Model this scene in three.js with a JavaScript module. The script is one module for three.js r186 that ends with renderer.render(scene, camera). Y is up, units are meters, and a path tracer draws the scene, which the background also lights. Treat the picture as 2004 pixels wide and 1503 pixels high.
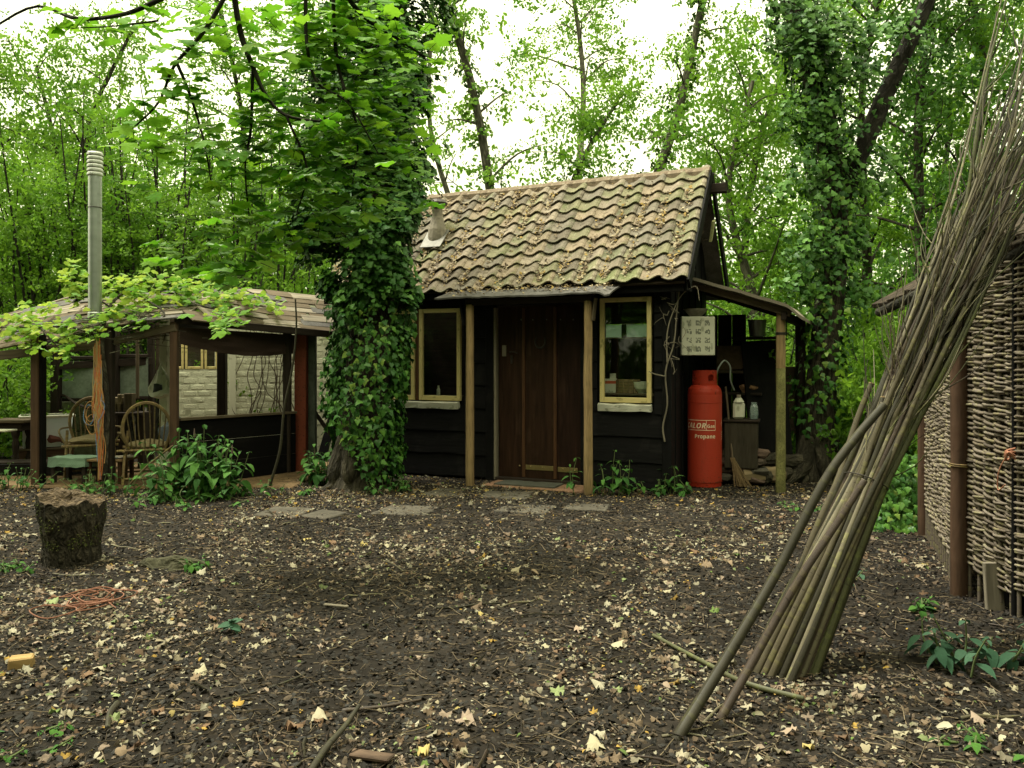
import * as THREE from 'three';
import { mergeGeometries } from 'three/addons/utils/BufferGeometryUtils.js';
import { ConvexGeometry } from 'three/addons/geometries/ConvexGeometry.js';
import { ImprovedNoise } from 'three/addons/math/ImprovedNoise.js';

// ---------------------------------------------------------------- camera, sky, sun, exposure
const scene = new THREE.Scene();
const EYE = 1.42, FOCAL = 1573;                                   // metres; pixels of a 2004 x 1503 frame
const camera = new THREE.PerspectiveCamera(2 * Math.atan(751.5 / FOCAL) * 180 / Math.PI, 4 / 3, 0.05, 500);
camera.position.set(0, EYE, 0);
camera.setViewOffset(2004, 1503, 0, 46, 2004, 1503);              // level camera, lens shifted: uprights stay upright
const renderer = new THREE.WebGLRenderer();
renderer.toneMapping = THREE.LinearToneMapping;
renderer.toneMappingExposure = 2.7;
renderer.shadowMap.enabled = true;
{ // bright cream overcast, a little brighter overhead
  const w = 64, h = 64, d = new Float32Array(w * h * 4);
  for (let y = 0; y < h; y++) for (let x = 0; x < w; x++) {
    const el = ((y + 0.5) / h - 0.5) * Math.PI, s = Math.sin(el), k = s > 0 ? 1.45 * (1 + 2 * s) / 3 : 0.1, o = (y * w + x) * 4;
    d[o] = k; d[o + 1] = k * 0.995; d[o + 2] = k * 0.67; d[o + 3] = 1;
  }
  const t = new THREE.DataTexture(d, w, h, THREE.RGBAFormat, THREE.FloatType);
  t.mapping = THREE.EquirectangularReflectionMapping; t.magFilter = THREE.LinearFilter; t.needsUpdate = true;
  scene.background = t; scene.environment = t;
}
const sun = new THREE.DirectionalLight(new THREE.Color(1, 0.97, 0.82), 2.1);
sun.position.set(-9, 26, -10); sun.target.position.set(0, 0, -8); sun.castShadow = true; sun.shadow.radius = 30;
Object.assign(sun.shadow.camera, { left: -20, right: 20, top: 20, bottom: -20, near: 1, far: 80 });
sun.shadow.mapSize.set(2048, 2048); sun.name = 'sun';
scene.add(sun, sun.target);

// ---------------------------------------------------------------- small tools
const V = (x, y, z) => new THREE.Vector3(x, y, z);
const at = (px, py, d) => V((px - 1002) / FOCAL * d, EYE + (705 - py) / FOCAL * d, -d);   // where a sight line is at a depth in metres
const on = (px, d) => V((px - 1002) / FOCAL * d, 0, -d);
function RNG(seed) { let a = seed >>> 0; const f = () => { a = (a + 0x6d2b79f5) | 0; let t = Math.imul(a ^ (a >>> 15), 1 | a); t = (t + Math.imul(t ^ (t >>> 7), 61 | t)) ^ t; return ((t ^ (t >>> 14)) >>> 0) / 4294967296; }; f.r = (lo, hi) => lo + (hi - lo) * f(); f.g = () => (f() + f() + f() + f() - 2) * 1.0; f.pick = (l) => l[Math.floor(f() * l.length)]; return f; }
const noise = new ImprovedNoise(), N3 = (x, y, z) => noise.noise(x, y, z);
const fbm = (x, y, z, o = 4) => { let s = 0, a = 0.5; for (let i = 0; i < o; i++) { s += a * N3(x, y, z); x *= 2.03; y *= 2.03; z *= 2.03; a *= 0.5; } return s; };
const lerp = THREE.MathUtils.lerp, clamp = THREE.MathUtils.clamp;

const taken = new Set();
function numbered(n) { let k = n, i = 0; while (taken.has(k)) k = n + '_' + String(++i).padStart(3, '0'); taken.add(k); return k; }
function tag(o, label, category, group, kind) { if (label) o.userData.label = label; if (category) o.userData.category = category; if (group) o.userData.group = group; if (kind) o.userData.kind = kind; return o; }
function thing(name, label, category, pos, turn = 0, group) { const o = new THREE.Group(); o.name = numbered(name); if (pos) o.position.copy(pos); o.rotation.y = turn; scene.add(o); return tag(o, label, category, group); }
function structure(name) { const o = new THREE.Group(); o.name = numbered(name); scene.add(o); o.userData.kind = 'structure'; return o; }
function part(name, geo, mat, parent, label) { const m = new THREE.Mesh(geo, mat); m.name = name; m.castShadow = m.receiveShadow = true; if (label) m.userData.label = label; parent.add(m); return m; }
function sub(name, parent) { const g = new THREE.Group(); g.name = name; parent.add(g); return g; }
function whole(name, geo, mat, label, category, group) { const m = part(numbered(name), geo, mat, scene); return tag(m, label, category, group); }
function copies(name, geo, mat, list, parent, stuff = true) {       // list: [Matrix4, Color]
  const m = new THREE.InstancedMesh(geo, mat, list.length); m.name = name; m.castShadow = m.receiveShadow = true;
  list.forEach(([x, c], i) => { m.setMatrixAt(i, x); if (c) m.setColorAt(i, c); });
  if (stuff) m.userData.kind = 'stuff';
  parent.add(m); return m;
}
const C = (r, g, b) => new THREE.Color().setRGB(r, g, b);
const mixC = (a, b, k) => a.clone().lerp(b, k);

// ---------------------------------------------------------------- textures (greyscale multipliers and colours, in linear values)
function hash(ix, iy, s) { let h = Math.imul(ix, 374761393) ^ Math.imul(iy, 668265263) ^ Math.imul(s, 1274126177); h = Math.imul(h ^ (h >>> 13), 1274126177); return ((h ^ (h >>> 16)) >>> 0) / 4294967296; }
function tile(x, y, px, py, s) { const ix = Math.floor(x), iy = Math.floor(y), fx = x - ix, fy = y - iy, u = fx * fx * (3 - 2 * fx), v = fy * fy * (3 - 2 * fy), m = (a, p) => ((a % p) + p) % p; return lerp(lerp(hash(m(ix, px), m(iy, py), s), hash(m(ix + 1, px), m(iy, py), s), u), lerp(hash(m(ix, px), m(iy + 1, py), s), hash(m(ix + 1, px), m(iy + 1, py), s), u), v); }
function tfbm(u, v, px, py, s, oct = 4) { let r = 0, a = 0.5, n = 0; for (let i = 0; i < oct; i++) { r += a * tile(u * px, v * py, px, py, s + i); n += a; a *= 0.55; px *= 2; py *= 2; } return r / n; }
function texture(w, h, fn, srgb = false) {
  const d = new Uint8Array(w * h * 4);
  for (let y = 0; y < h; y++) for (let x = 0; x < w; x++) { const c = fn((x + 0.5) / w, (y + 0.5) / h), o = (y * w + x) * 4; for (let k = 0; k < 3; k++) d[o + k] = clamp((Array.isArray(c) ? c[k] : c) * 255, 0, 255); d[o + 3] = 255; }
  const t = new THREE.DataTexture(d, w, h); t.wrapS = t.wrapT = THREE.RepeatWrapping; t.magFilter = THREE.LinearFilter; t.needsUpdate = true; return t;
}
const sm = (a, b, x) => { const t = clamp((x - a) / (b - a), 0, 1); return t * t * (3 - 2 * t); };
const T = {
  wood: texture(256, 512, (u, v) => { const w = tfbm(u, v, 5, 2, 3, 3) * 0.25, g = tfbm(u + w * 0.2, v, 40, 3, 1, 3), f = tfbm(u, v, 90, 10, 5, 2), k = tfbm(u, v, 4, 3, 9, 3); return 0.35 + 0.65 * sm(0.1, 0.9, 0.5 * g + 0.25 * f + 0.35 * k); }),
  tar: texture(256, 256, (u, v) => { const g = tfbm(u, v, 50, 4, 11, 3), k = tfbm(u, v, 6, 6, 13, 4), b = sm(0.62, 0.72, tfbm(u, v, 9, 7, 15, 4)); return [0.45 + 0.5 * g * k + 0.5 * b * 0.8, 0.45 + 0.5 * g * k + 0.5 * b * 0.74, 0.48 + 0.5 * g * k + 0.5 * b * 0.66]; }),
  door: texture(256, 512, (u, v) => { const g = tfbm(u, v, 44, 3, 2, 3), k = tfbm(u, v, 3, 2, 17, 4), s = sm(0.56, 0.7, tfbm(u, v, 7, 3, 19, 4)), b = 0.2 + 0.55 * g * (0.5 + k) + 0.35 * s * g; return [b, b * (0.92 + 0.1 * s), b * (0.88 + 0.14 * s)]; }),
  bark: texture(256, 512, (u, v) => { const w = tfbm(u, v, 6, 5, 21, 3), r = Math.abs(2 * tfbm(u + w * 0.12, v, 14, 5, 23, 4) - 1), f = tfbm(u, v, 40, 40, 27, 3); return clamp(0.15 + 1.3 * r * (0.6 + 0.6 * f) + 0.25 * w, 0, 1); }),
  mottle: texture(256, 256, (u, v) => 0.5 + 0.5 * sm(0.2, 0.8, 0.6 * tfbm(u, v, 5, 5, 31, 5) + 0.4 * tfbm(u, v, 40, 40, 33, 3))),
  grit: texture(256, 256, (u, v) => tfbm(u, v, 60, 60, 35, 3)),
  clay: texture(512, 512, (u, v) => { const k = tfbm(u, v, 6, 6, 41, 5), m = sm(0.5, 0.68, tfbm(u, v, 4, 4, 43, 5)), f = tfbm(u, v, 70, 70, 45, 3), d = sm(0.6, 0.75, tfbm(u, v, 16, 16, 47, 4)), l = sm(0.7, 0.76, tfbm(u, v, 22, 22, 49, 3)), b = 0.6 + 0.5 * k * f * 2; return [clamp(b * lerp(lerp(1, 0.7, m), 0.45, d * 0.7) + l * 0.2, 0, 1), clamp(b * lerp(lerp(0.88, 0.71, m), 0.38, d * 0.7) + l * 0.25, 0, 1), clamp(b * lerp(lerp(0.76, 0.47, m), 0.3, d * 0.7) + l * 0.2, 0, 1)]; }),
  soil: texture(1024, 1024, (u, v) => { const k = tfbm(u, v, 5, 5, 51, 5), f = tfbm(u, v, 90, 90, 53, 3), g = tfbm(u, v, 24, 24, 55, 4), s = sm(0.66, 0.74, tfbm(u, v, 130, 130, 57, 2)), b = 0.22 + 0.5 * k * g * 2 * (0.5 + f); return [clamp(b + s * 0.3, 0, 1), clamp(b * 0.88 + s * 0.24, 0, 1), clamp(b * 0.76 + s * 0.16, 0, 1)]; }),
  soilBump: texture(512, 512, (u, v) => 0.5 * tfbm(u, v, 40, 40, 61, 3) + 0.5 * tfbm(u, v, 12, 12, 63, 4)),
  paint: texture(256, 256, (u, v) => { const k = tfbm(u, v, 6, 6, 71, 4), s = sm(0.62, 0.72, tfbm(u, v, 14, 8, 73, 4)); return [0.85 + 0.15 * k - 0.35 * s, 0.84 + 0.15 * k - 0.34 * s, 0.8 + 0.15 * k - 0.36 * s]; }),
  rustPaint: texture(512, 512, (u, v) => { const k = tfbm(u, v, 6, 6, 81, 4), s = sm(0.68, 0.74, tfbm(u, v, 26, 22, 83, 4)); return [0.8 + 0.2 * k - 0.45 * s, 0.8 + 0.2 * k - 0.35 * s, 0.8 + 0.2 * k - 0.3 * s]; }),
  metal: texture(128, 256, (u, v) => 0.7 + 0.3 * tfbm(u, v, 4, 16, 91, 4)),
  cloth: texture(128, 128, (u, v) => 0.7 + 0.15 * Math.sin(u * 200) * Math.sin(v * 200) + 0.25 * tfbm(u, v, 5, 5, 95, 3)),
  palmate: texture(256, 256, (u, v) => { const X = u - 0.5, Y = v - 0.04, k = tfbm(u, v, 5, 5, 121, 4), a = Math.atan2(X, Y), q = Math.hypot(X, Y); let w = 0; for (const t of [-1.25, -0.62, 0, 0.62, 1.25]) w = Math.max(w, 1 - Math.abs(a - t) * q / 0.011); const s = Math.max(0, 1 - Math.abs(((q * 9 + Math.abs(X) * 5) % 1) - 0.5) / 0.09) * 0.3; w = clamp(Math.max(w, s), 0, 1); const sp = sm(0.7, 0.76, tfbm(u, v, 9, 9, 123, 3)); return [0.66 + 0.3 * k + 0.14 * w + 0.2 * sp, 0.66 + 0.3 * k + 0.14 * w - 0.12 * sp, 0.66 + 0.3 * k + 0.2 * w - 0.2 * sp]; }),
  pinnate: texture(256, 256, (u, v) => { const X = Math.abs(u - 0.5), k = tfbm(u, v, 5, 5, 131, 4), m = Math.max(0, 1 - X / 0.012), s = Math.max(0, 1 - Math.abs((((v - X * 0.9) * 8) % 1 + 1) % 1 - 0.5) / 0.08) * 0.5, w = clamp(Math.max(m, s), 0, 1); return 0.62 + 0.32 * k + 0.16 * w; }),
  moss: texture(256, 256, (u, v) => { const f = tfbm(u, v, 60, 60, 101, 3), k = tfbm(u, v, 7, 7, 103, 4); return 0.35 + 0.8 * f * k * 1.6; }),
  stick: texture(128, 512, (u, v) => { const k = tfbm(u, v, 3, 12, 111, 4), l = sm(0.55, 0.7, tfbm(u, v, 4, 22, 113, 4)), n = sm(0.8, 0.86, tfbm(u, v, 10, 70, 115, 2)); return [0.5 + 0.35 * k + 0.25 * l - 0.3 * n, 0.48 + 0.33 * k + 0.3 * l - 0.3 * n, 0.46 + 0.3 * k + 0.05 * l - 0.3 * n]; }),
};
function mat(color, o = {}) {
  const { map, bump, bs = 0.003, rough = 0.85, metal = 0, rep = 1, spec = 0.45, ...rest } = o, c = { color: Array.isArray(color) ? C(...color) : color, roughness: rough, metalness: metal, specularIntensity: metal ? 1 : spec, ...rest };
  const take = (t) => { if (rep === 1) return t; const k = t.clone(); k.repeat.set(rep, rep); k.needsUpdate = true; return k; };
  if (map) c.map = take(T[map]);
  if (bump) { c.bumpMap = take(T[bump]); c.bumpScale = bs; }
  return new THREE.MeshPhysicalMaterial(c);
}
const leafMat = (c, t = 0.45, o = {}) => new THREE.MeshPhysicalMaterial({ color: C(...c), roughness: 0.92, transmission: t, thickness: 0, ior: 1.35, specularIntensity: 0.3, side: THREE.DoubleSide, ...o });
const M = {
  tar: mat([0.011, 0.0102, 0.011], { map: 'tar', bump: 'wood', bs: 0.004, rough: 0.7, spec: 0.25 }),
  tarDark: mat([0.008, 0.007, 0.007], { map: 'tar', bump: 'wood', bs: 0.004, rough: 0.75, spec: 0.25 }),
  inside: mat([0.05, 0.036, 0.026], { map: 'wood', rough: 0.95, spec: 0.2 }),
  door: mat([0.062, 0.031, 0.019], { map: 'door', bump: 'wood', bs: 0.004, rough: 0.6, spec: 0.3 }),
  doorDark: mat([0.045, 0.021, 0.015], { map: 'door', bump: 'wood', bs: 0.004, rough: 0.6, spec: 0.3 }),
  batten: mat([0.1, 0.045, 0.022], { map: 'wood', bump: 'wood', bs: 0.002, rough: 0.6 }),
  post: mat([0.36, 0.245, 0.125], { map: 'wood', bump: 'wood', bs: 0.003, rough: 0.8, rep: 1.7 }),
  postMoss: mat([0.25, 0.235, 0.09], { map: 'moss', bump: 'wood', bs: 0.003, rough: 0.85, rep: 1.3 }),
  oldWood: mat([0.13, 0.098, 0.066], { map: 'wood', bump: 'wood', bs: 0.004, rough: 0.9 }),
  darkWood: mat([0.032, 0.022, 0.017], { map: 'wood', bump: 'wood', bs: 0.004, rough: 0.85 }),
  brownPost: mat([0.095, 0.052, 0.033], { map: 'wood', bump: 'bark', bs: 0.003, rough: 0.75 }),
  greyWood: mat([0.27, 0.23, 0.18], { map: 'wood', bump: 'wood', bs: 0.004, rough: 0.9 }),
  cream: mat([0.68, 0.56, 0.27], { map: 'paint', bump: 'wood', bs: 0.001, rough: 0.5 }),
  white: mat([0.62, 0.61, 0.53], { map: 'paint', rough: 0.55 }),
  sill: mat([0.72, 0.71, 0.66], { map: 'paint', bump: 'mottle', bs: 0.006, rough: 0.4, rep: 2 }),
  brick: [0, 1, 2].map((k) => mat([0.68 + k * 0.05, 0.68 + k * 0.05, 0.57 + k * 0.045], { map: 'paint', bump: 'mottle', bs: 0.008, rough: 0.8, rep: 2 })),
  mortar: mat([0.66, 0.66, 0.55], { map: 'paint', bump: 'grit', bs: 0.003, rough: 0.9 }),
  tiles: [[0.235, 0.22, 0.195], [0.27, 0.24, 0.2], [0.2, 0.195, 0.18], [0.215, 0.225, 0.16], [0.29, 0.27, 0.24], [0.165, 0.155, 0.14]].map((c) => mat(c, { map: 'clay', bump: 'grit', bs: 0.002, rough: 0.9, rep: 1.4 })),
  ridge: mat([0.25, 0.215, 0.18], { map: 'clay', bump: 'grit', bs: 0.002, rough: 0.9 }),
  felt: mat([0.11, 0.1, 0.095], { map: 'mottle', bump: 'grit', bs: 0.003, rough: 0.75, rep: 2 }),
  steel: mat([0.5, 0.52, 0.52], { map: 'metal', rough: 0.38, metal: 0.85 }),
  zinc: mat([0.32, 0.33, 0.34], { map: 'metal', rough: 0.45, metal: 0.7 }),
  lead: mat([0.2, 0.19, 0.17], { map: 'mottle', rough: 0.6, metal: 0.3 }),
  iron: mat([0.06, 0.05, 0.045], { map: 'mottle', rough: 0.6, metal: 0.5 }),
  brass: mat([0.45, 0.34, 0.16], { map: 'metal', rough: 0.4, metal: 0.8 }),
  glass: new THREE.MeshPhysicalMaterial({ color: C(0.95, 0.97, 0.95), roughness: 0.03, transmission: 1, thickness: 0, ior: 1.5, specularIntensity: 0.6 }),
  frosted: new THREE.MeshPhysicalMaterial({ color: C(0.75, 0.84, 0.86), roughness: 0.75, transmission: 0.85, thickness: 0, ior: 1.45 }),
  poly: new THREE.MeshPhysicalMaterial({ color: C(0.42, 0.5, 0.42), roughness: 0.6, transmission: 0.55, thickness: 0, ior: 1.45, map: T.mottle }),
  bark: mat([0.09, 0.077, 0.056], { map: 'bark', bump: 'bark', bs: 0.03, rough: 0.95 }),
  barkPale: mat([0.2, 0.185, 0.14], { map: 'bark', bump: 'bark', bs: 0.01, rough: 0.95 }),
  barkDark: mat([0.05, 0.045, 0.035], { map: 'bark', bump: 'bark', bs: 0.02, rough: 0.95 }),
  twig: mat([0.09, 0.07, 0.05], { rough: 0.9 }),
  sticks: [[0.125, 0.107, 0.073], [0.05, 0.045, 0.032], [0.105, 0.11, 0.054], [0.08, 0.059, 0.05], [0.26, 0.235, 0.175]].map((c) => mat(c, { map: 'stick', bump: 'stick', bs: 0.0015, rough: 0.55, spec: 0.6, rep: 1.5 })),
  rods: [[0.24, 0.205, 0.175], [0.32, 0.277, 0.24], [0.165, 0.138, 0.118], [0.25, 0.208, 0.168]].map((c) => mat(c, { map: 'stick', bump: 'stick', bs: 0.002, rough: 0.85, rep: 2 })),
  cane: [[0.3, 0.215, 0.12], [0.22, 0.165, 0.095]].map((c) => mat(c, { map: 'stick', rough: 0.7, rep: 2 })),
  soil: mat([0.036, 0.0335, 0.032], { map: 'soil', bump: 'soilBump', bs: 0.02, rough: 0.95, rep: 0.5, spec: 0.2 }),
  slab: mat([0.095, 0.083, 0.066], { map: 'mottle', bump: 'grit', bs: 0.003, rough: 0.9 }),
};

// ---------------------------------------------------------------- shapes
function addUV(g) {                                                 // uv in metres, v along the longest side
  if (g.index) g = g.toNonIndexed();
  g.computeBoundingBox(); g.computeVertexNormals();
  const s = g.boundingBox.getSize(V()), long = s.x >= s.y && s.x >= s.z ? 0 : s.y >= s.z ? 1 : 2, p = g.attributes.position, n = g.attributes.normal, uv = new Float32Array(p.count * 2), a = p.array, off = (s.x * 7.3 + s.y * 3.1 + s.z * 5.7);
  for (let i = 0; i < p.count; i += 3) {
    const nn = [0, 1, 2].map((k) => Math.abs(n.array[i * 3 + k] + n.array[i * 3 + 3 + k] + n.array[i * 3 + 6 + k])), d = nn[0] >= nn[1] && nn[0] >= nn[2] ? 0 : nn[1] >= nn[2] ? 1 : 2, others = [0, 1, 2].filter((k) => k !== d), vv = others.includes(long) ? long : others[1], uu = others.find((k) => k !== vv);
    for (let j = i; j < i + 3; j++) { uv[j * 2] = a[j * 3 + uu] + off + d * 0.37; uv[j * 2 + 1] = a[j * 3 + vv] + off; }
  }
  g.setAttribute('uv', new THREE.BufferAttribute(uv, 2)); return g;
}
const boxes = new Map();
function box(w, h, d, r = 0.006) {                                  // chamfered box, 44 triangles
  const key = [w, h, d, r].map((x) => x.toFixed(4)).join();
  if (boxes.has(key)) return boxes.get(key);
  r = Math.min(r, w * 0.3, h * 0.3, d * 0.3); const p = [];
  for (const x of [-1, 1]) for (const y of [-1, 1]) for (const z of [-1, 1]) p.push(V(x * w / 2, y * (h / 2 - r), z * (d / 2 - r)), V(x * (w / 2 - r), y * h / 2, z * (d / 2 - r)), V(x * (w / 2 - r), y * (h / 2 - r), z * d / 2));
  const g = addUV(new ConvexGeometry(p)); boxes.set(key, g); return g;
}
function move(g, x = 0, y = 0, z = 0, rx = 0, ry = 0, rz = 0, s = 1) { return g.clone().applyMatrix4(new THREE.Matrix4().compose(V(x, y, z), new THREE.Quaternion().setFromEuler(new THREE.Euler(rx, ry, rz)), V(s, s, s))); }
function wobble(g, amp, f = 3, seed = 0) { g = g.clone(); const a = g.attributes.position.array; for (let i = 0; i < a.length; i += 3) { const [x, y, z] = [a[i], a[i + 1], a[i + 2]]; a[i] += amp * N3(x * f + seed, y * f, z * f + 5.3); a[i + 1] += amp * N3(x * f + 9.1, y * f + seed, z * f); a[i + 2] += amp * N3(x * f, y * f + 3.7, z * f + seed); } g.computeVertexNormals(); return g; }
function join(list) { return mergeGeometries(list.map((g) => { g = g.index ? g.toNonIndexed() : g; const k = new THREE.BufferGeometry(); for (const n of ['position', 'normal', 'uv']) if (g.attributes[n]) k.setAttribute(n, g.attributes[n]); if (!k.attributes.uv) k.setAttribute('uv', new THREE.BufferAttribute(new Float32Array(g.attributes.position.count * 2), 2)); return k; })); }
function tube(pts, rad, sides = 6, rough = 0, seed = 0) {           // tapered, capped, uv in metres
  const n = pts.length, R = typeof rad === 'function' ? rad : Array.isArray(rad) ? (k) => { const x = k * (rad.length - 1), i = Math.min(Math.floor(x), rad.length - 2); return lerp(rad[i], rad[i + 1], x - i); } : () => rad;
  const pos = [], uv = [], idx = []; let up = null, len = 0;
  for (let i = 0; i < n; i++) {
    const t = pts[Math.min(i + 1, n - 1)].clone().sub(pts[Math.max(i - 1, 0)]).normalize();
    if (!up) { up = Math.abs(t.y) < 0.9 ? V(0, 1, 0) : V(1, 0, 0); }
    up.addScaledVector(t, -up.dot(t)).normalize();
    const b = t.clone().cross(up); if (i) len += pts[i].distanceTo(pts[i - 1]);
    for (let j = 0; j <= sides; j++) {
      const a = (j % sides) / sides * Math.PI * 2, q = V().addScaledVector(up, Math.cos(a)).addScaledVector(b, Math.sin(a)), r = R(i / (n - 1)) * (1 + (rough ? rough * fbm(q.x * 1.6 + pts[i].x * 2 + seed, q.y * 1.6 + pts[i].y * 2, q.z * 1.6 + pts[i].z * 2, 3) : 0));
      pos.push(pts[i].x + q.x * r, pts[i].y + q.y * r, pts[i].z + q.z * r); uv.push(j / sides * R(0) * 6.28 + seed * 0.37, len + seed * 0.61);
    }
  }
  const w = sides + 1;
  for (let i = 0; i < n - 1; i++) for (let j = 0; j < sides; j++) { const a = i * w + j; idx.push(a, a + 1, a + w, a + 1, a + w + 1, a + w); }
  for (const e of [0, n - 1]) { const c = pos.length / 3; pos.push(pts[e].x, pts[e].y, pts[e].z); uv.push(0, len + 0.3); for (let j = 0; j < sides; j++) { const a = e * w + j; e ? idx.push(c, a, a + 1) : idx.push(c, a + 1, a); } }
  const g = new THREE.BufferGeometry(); g.setAttribute('position', new THREE.BufferAttribute(new Float32Array(pos), 3)); g.setAttribute('uv', new THREE.BufferAttribute(new Float32Array(uv), 2)); g.setIndex(idx); g.computeVertexNormals(); return g;
}
const curve = (pts, n) => new THREE.CatmullRomCurve3(pts, false, 'centripetal').getPoints(n);
const bar = (a, b, r, sides = 6, r2 = r) => tube([a, b], [r, r2], sides);
function plank(a, b, w, t, mtwist = 0) {                             // board from a to b
  const g = box(w, a.distanceTo(b), t, 0.004), y = b.clone().sub(a).normalize(), z = Math.abs(y.y) < 0.8 ? V(0, 1, 0) : V(0, 0, 1); z.addScaledVector(y, -z.dot(y)).normalize(); // w lies level across the board, t stands up
  return g.clone().applyMatrix4(new THREE.Matrix4().makeRotationY(mtwist)).applyMatrix4(new THREE.Matrix4().makeBasis(y.clone().cross(z), y, z).setPosition(a.clone().add(b).multiplyScalar(0.5)));
}
function lathe(prof, seg = 24) { return new THREE.LatheGeometry(prof.map(([r, y]) => new THREE.Vector2(r, y)), seg); }
function wire(pts, r, n = 24, sides = 5) { return tube(curve(pts, n), r, sides); }
// leaves: base at the origin, tip along +y, face along +z
function leaf(len, wid, fold = 0.25, curl = 0.3, seg = 4, shape = 0.75) {
  const pos = [0, 0, 0], idx = [];
  for (let i = 1; i < seg; i++) { const k = i / seg, w = wid / 2 * Math.pow(Math.sin(Math.PI * Math.pow(k, shape)), 0.9), y = k * len, z = -curl * len * k * k; pos.push(-w, y, z + fold * w, 0, y, z, w, y, z + fold * w); }
  pos.push(0, len, -curl * len); const tip = pos.length / 3 - 1;
  idx.push(0, 2, 1, 0, 3, 2);
  for (let i = 0; i < seg - 2; i++) { const a = 1 + i * 3; idx.push(a, a + 1, a + 3, a + 1, a + 4, a + 3, a + 1, a + 2, a + 4, a + 2, a + 5, a + 4); }
  const a = 1 + (seg - 2) * 3; idx.push(a, a + 1, tip, a + 1, a + 2, tip);
  const g = new THREE.BufferGeometry(); g.setAttribute('position', new THREE.BufferAttribute(new Float32Array(pos), 3)); leafUV(g, len); g.setIndex(idx); g.computeVertexNormals(); return g;
}
function leafUV(g, s) { const p = g.attributes.position, uv = new Float32Array(p.count * 2); for (let i = 0; i < p.count; i++) { uv[i * 2] = p.getX(i) / s + 0.5; uv[i * 2 + 1] = p.getY(i) / s; } g.setAttribute('uv', new THREE.BufferAttribute(uv, 2)); }
function lobed(half, size, cup = 0.3, seed = 0, wave = 0.06) {       // half outline from base to tip, mirrored
  const o = [...half, ...half.slice(1, -1).reverse().map(([x, y]) => [-x, y])], pos = [0, 0.38 * size, 0], idx = [];
  o.forEach(([x, y], i) => { const dx = x, dy = y - 0.38, r2 = dx * dx + dy * dy; pos.push(x * size, y * size, size * (-cup * r2 + wave * N3(i * 1.7 + seed, seed * 3.1, 0.5) * 2)); });
  for (let i = 0; i < o.length; i++) idx.push(0, 1 + i, 1 + (i + 1) % o.length);
  const g = new THREE.BufferGeometry(); g.setAttribute('position', new THREE.BufferAttribute(new Float32Array(pos), 3)); leafUV(g, size); g.setIndex(idx); g.computeVertexNormals(); return g;
}
const SYCAMORE = [[0, 0], [0.16, -0.02], [0.36, 0.06], [0.33, 0.18], [0.52, 0.36], [0.48, 0.46], [0.27, 0.5], [0.3, 0.7], [0.18, 0.78], [0.13, 0.84], [0, 1.02]];
const IVY = [[0, 0.06], [0.14, 0], [0.38, 0.12], [0.46, 0.26], [0.3, 0.4], [0.26, 0.58], [0.12, 0.78], [0, 1]];
const VINE = [[0, 0.08], [0.18, -0.03], [0.42, 0.1], [0.5, 0.34], [0.4, 0.5], [0.42, 0.66], [0.22, 0.76], [0, 1]];
const DEAD = [[0, 0], [0.15, 0.05], [0.3, 0.2], [0.27, 0.36], [0.37, 0.52], [0.24, 0.7], [0.13, 0.88], [0, 1]];
function pose(p, nrm, roll, s) { const z = nrm.clone().normalize(), ref = Math.abs(z.y) < 0.95 ? V(0, 1, 0) : V(1, 0, 0), x = ref.cross(z).normalize(), y = z.clone().cross(x); const c = Math.cos(roll), n = Math.sin(roll), m = new THREE.Matrix4(); m.makeBasis(x.clone().multiplyScalar(c).addScaledVector(y, n).multiplyScalar(s), y.clone().multiplyScalar(c).addScaledVector(x, -n).multiplyScalar(s), z.multiplyScalar(s)); m.setPosition(p); return m; }
function partAt(name, geo, m, matrix, parent) { const o = part(name, geo, m, parent); o.matrix.copy(matrix); o.matrix.decompose(o.position, o.quaternion, o.scale); return o; }
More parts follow.
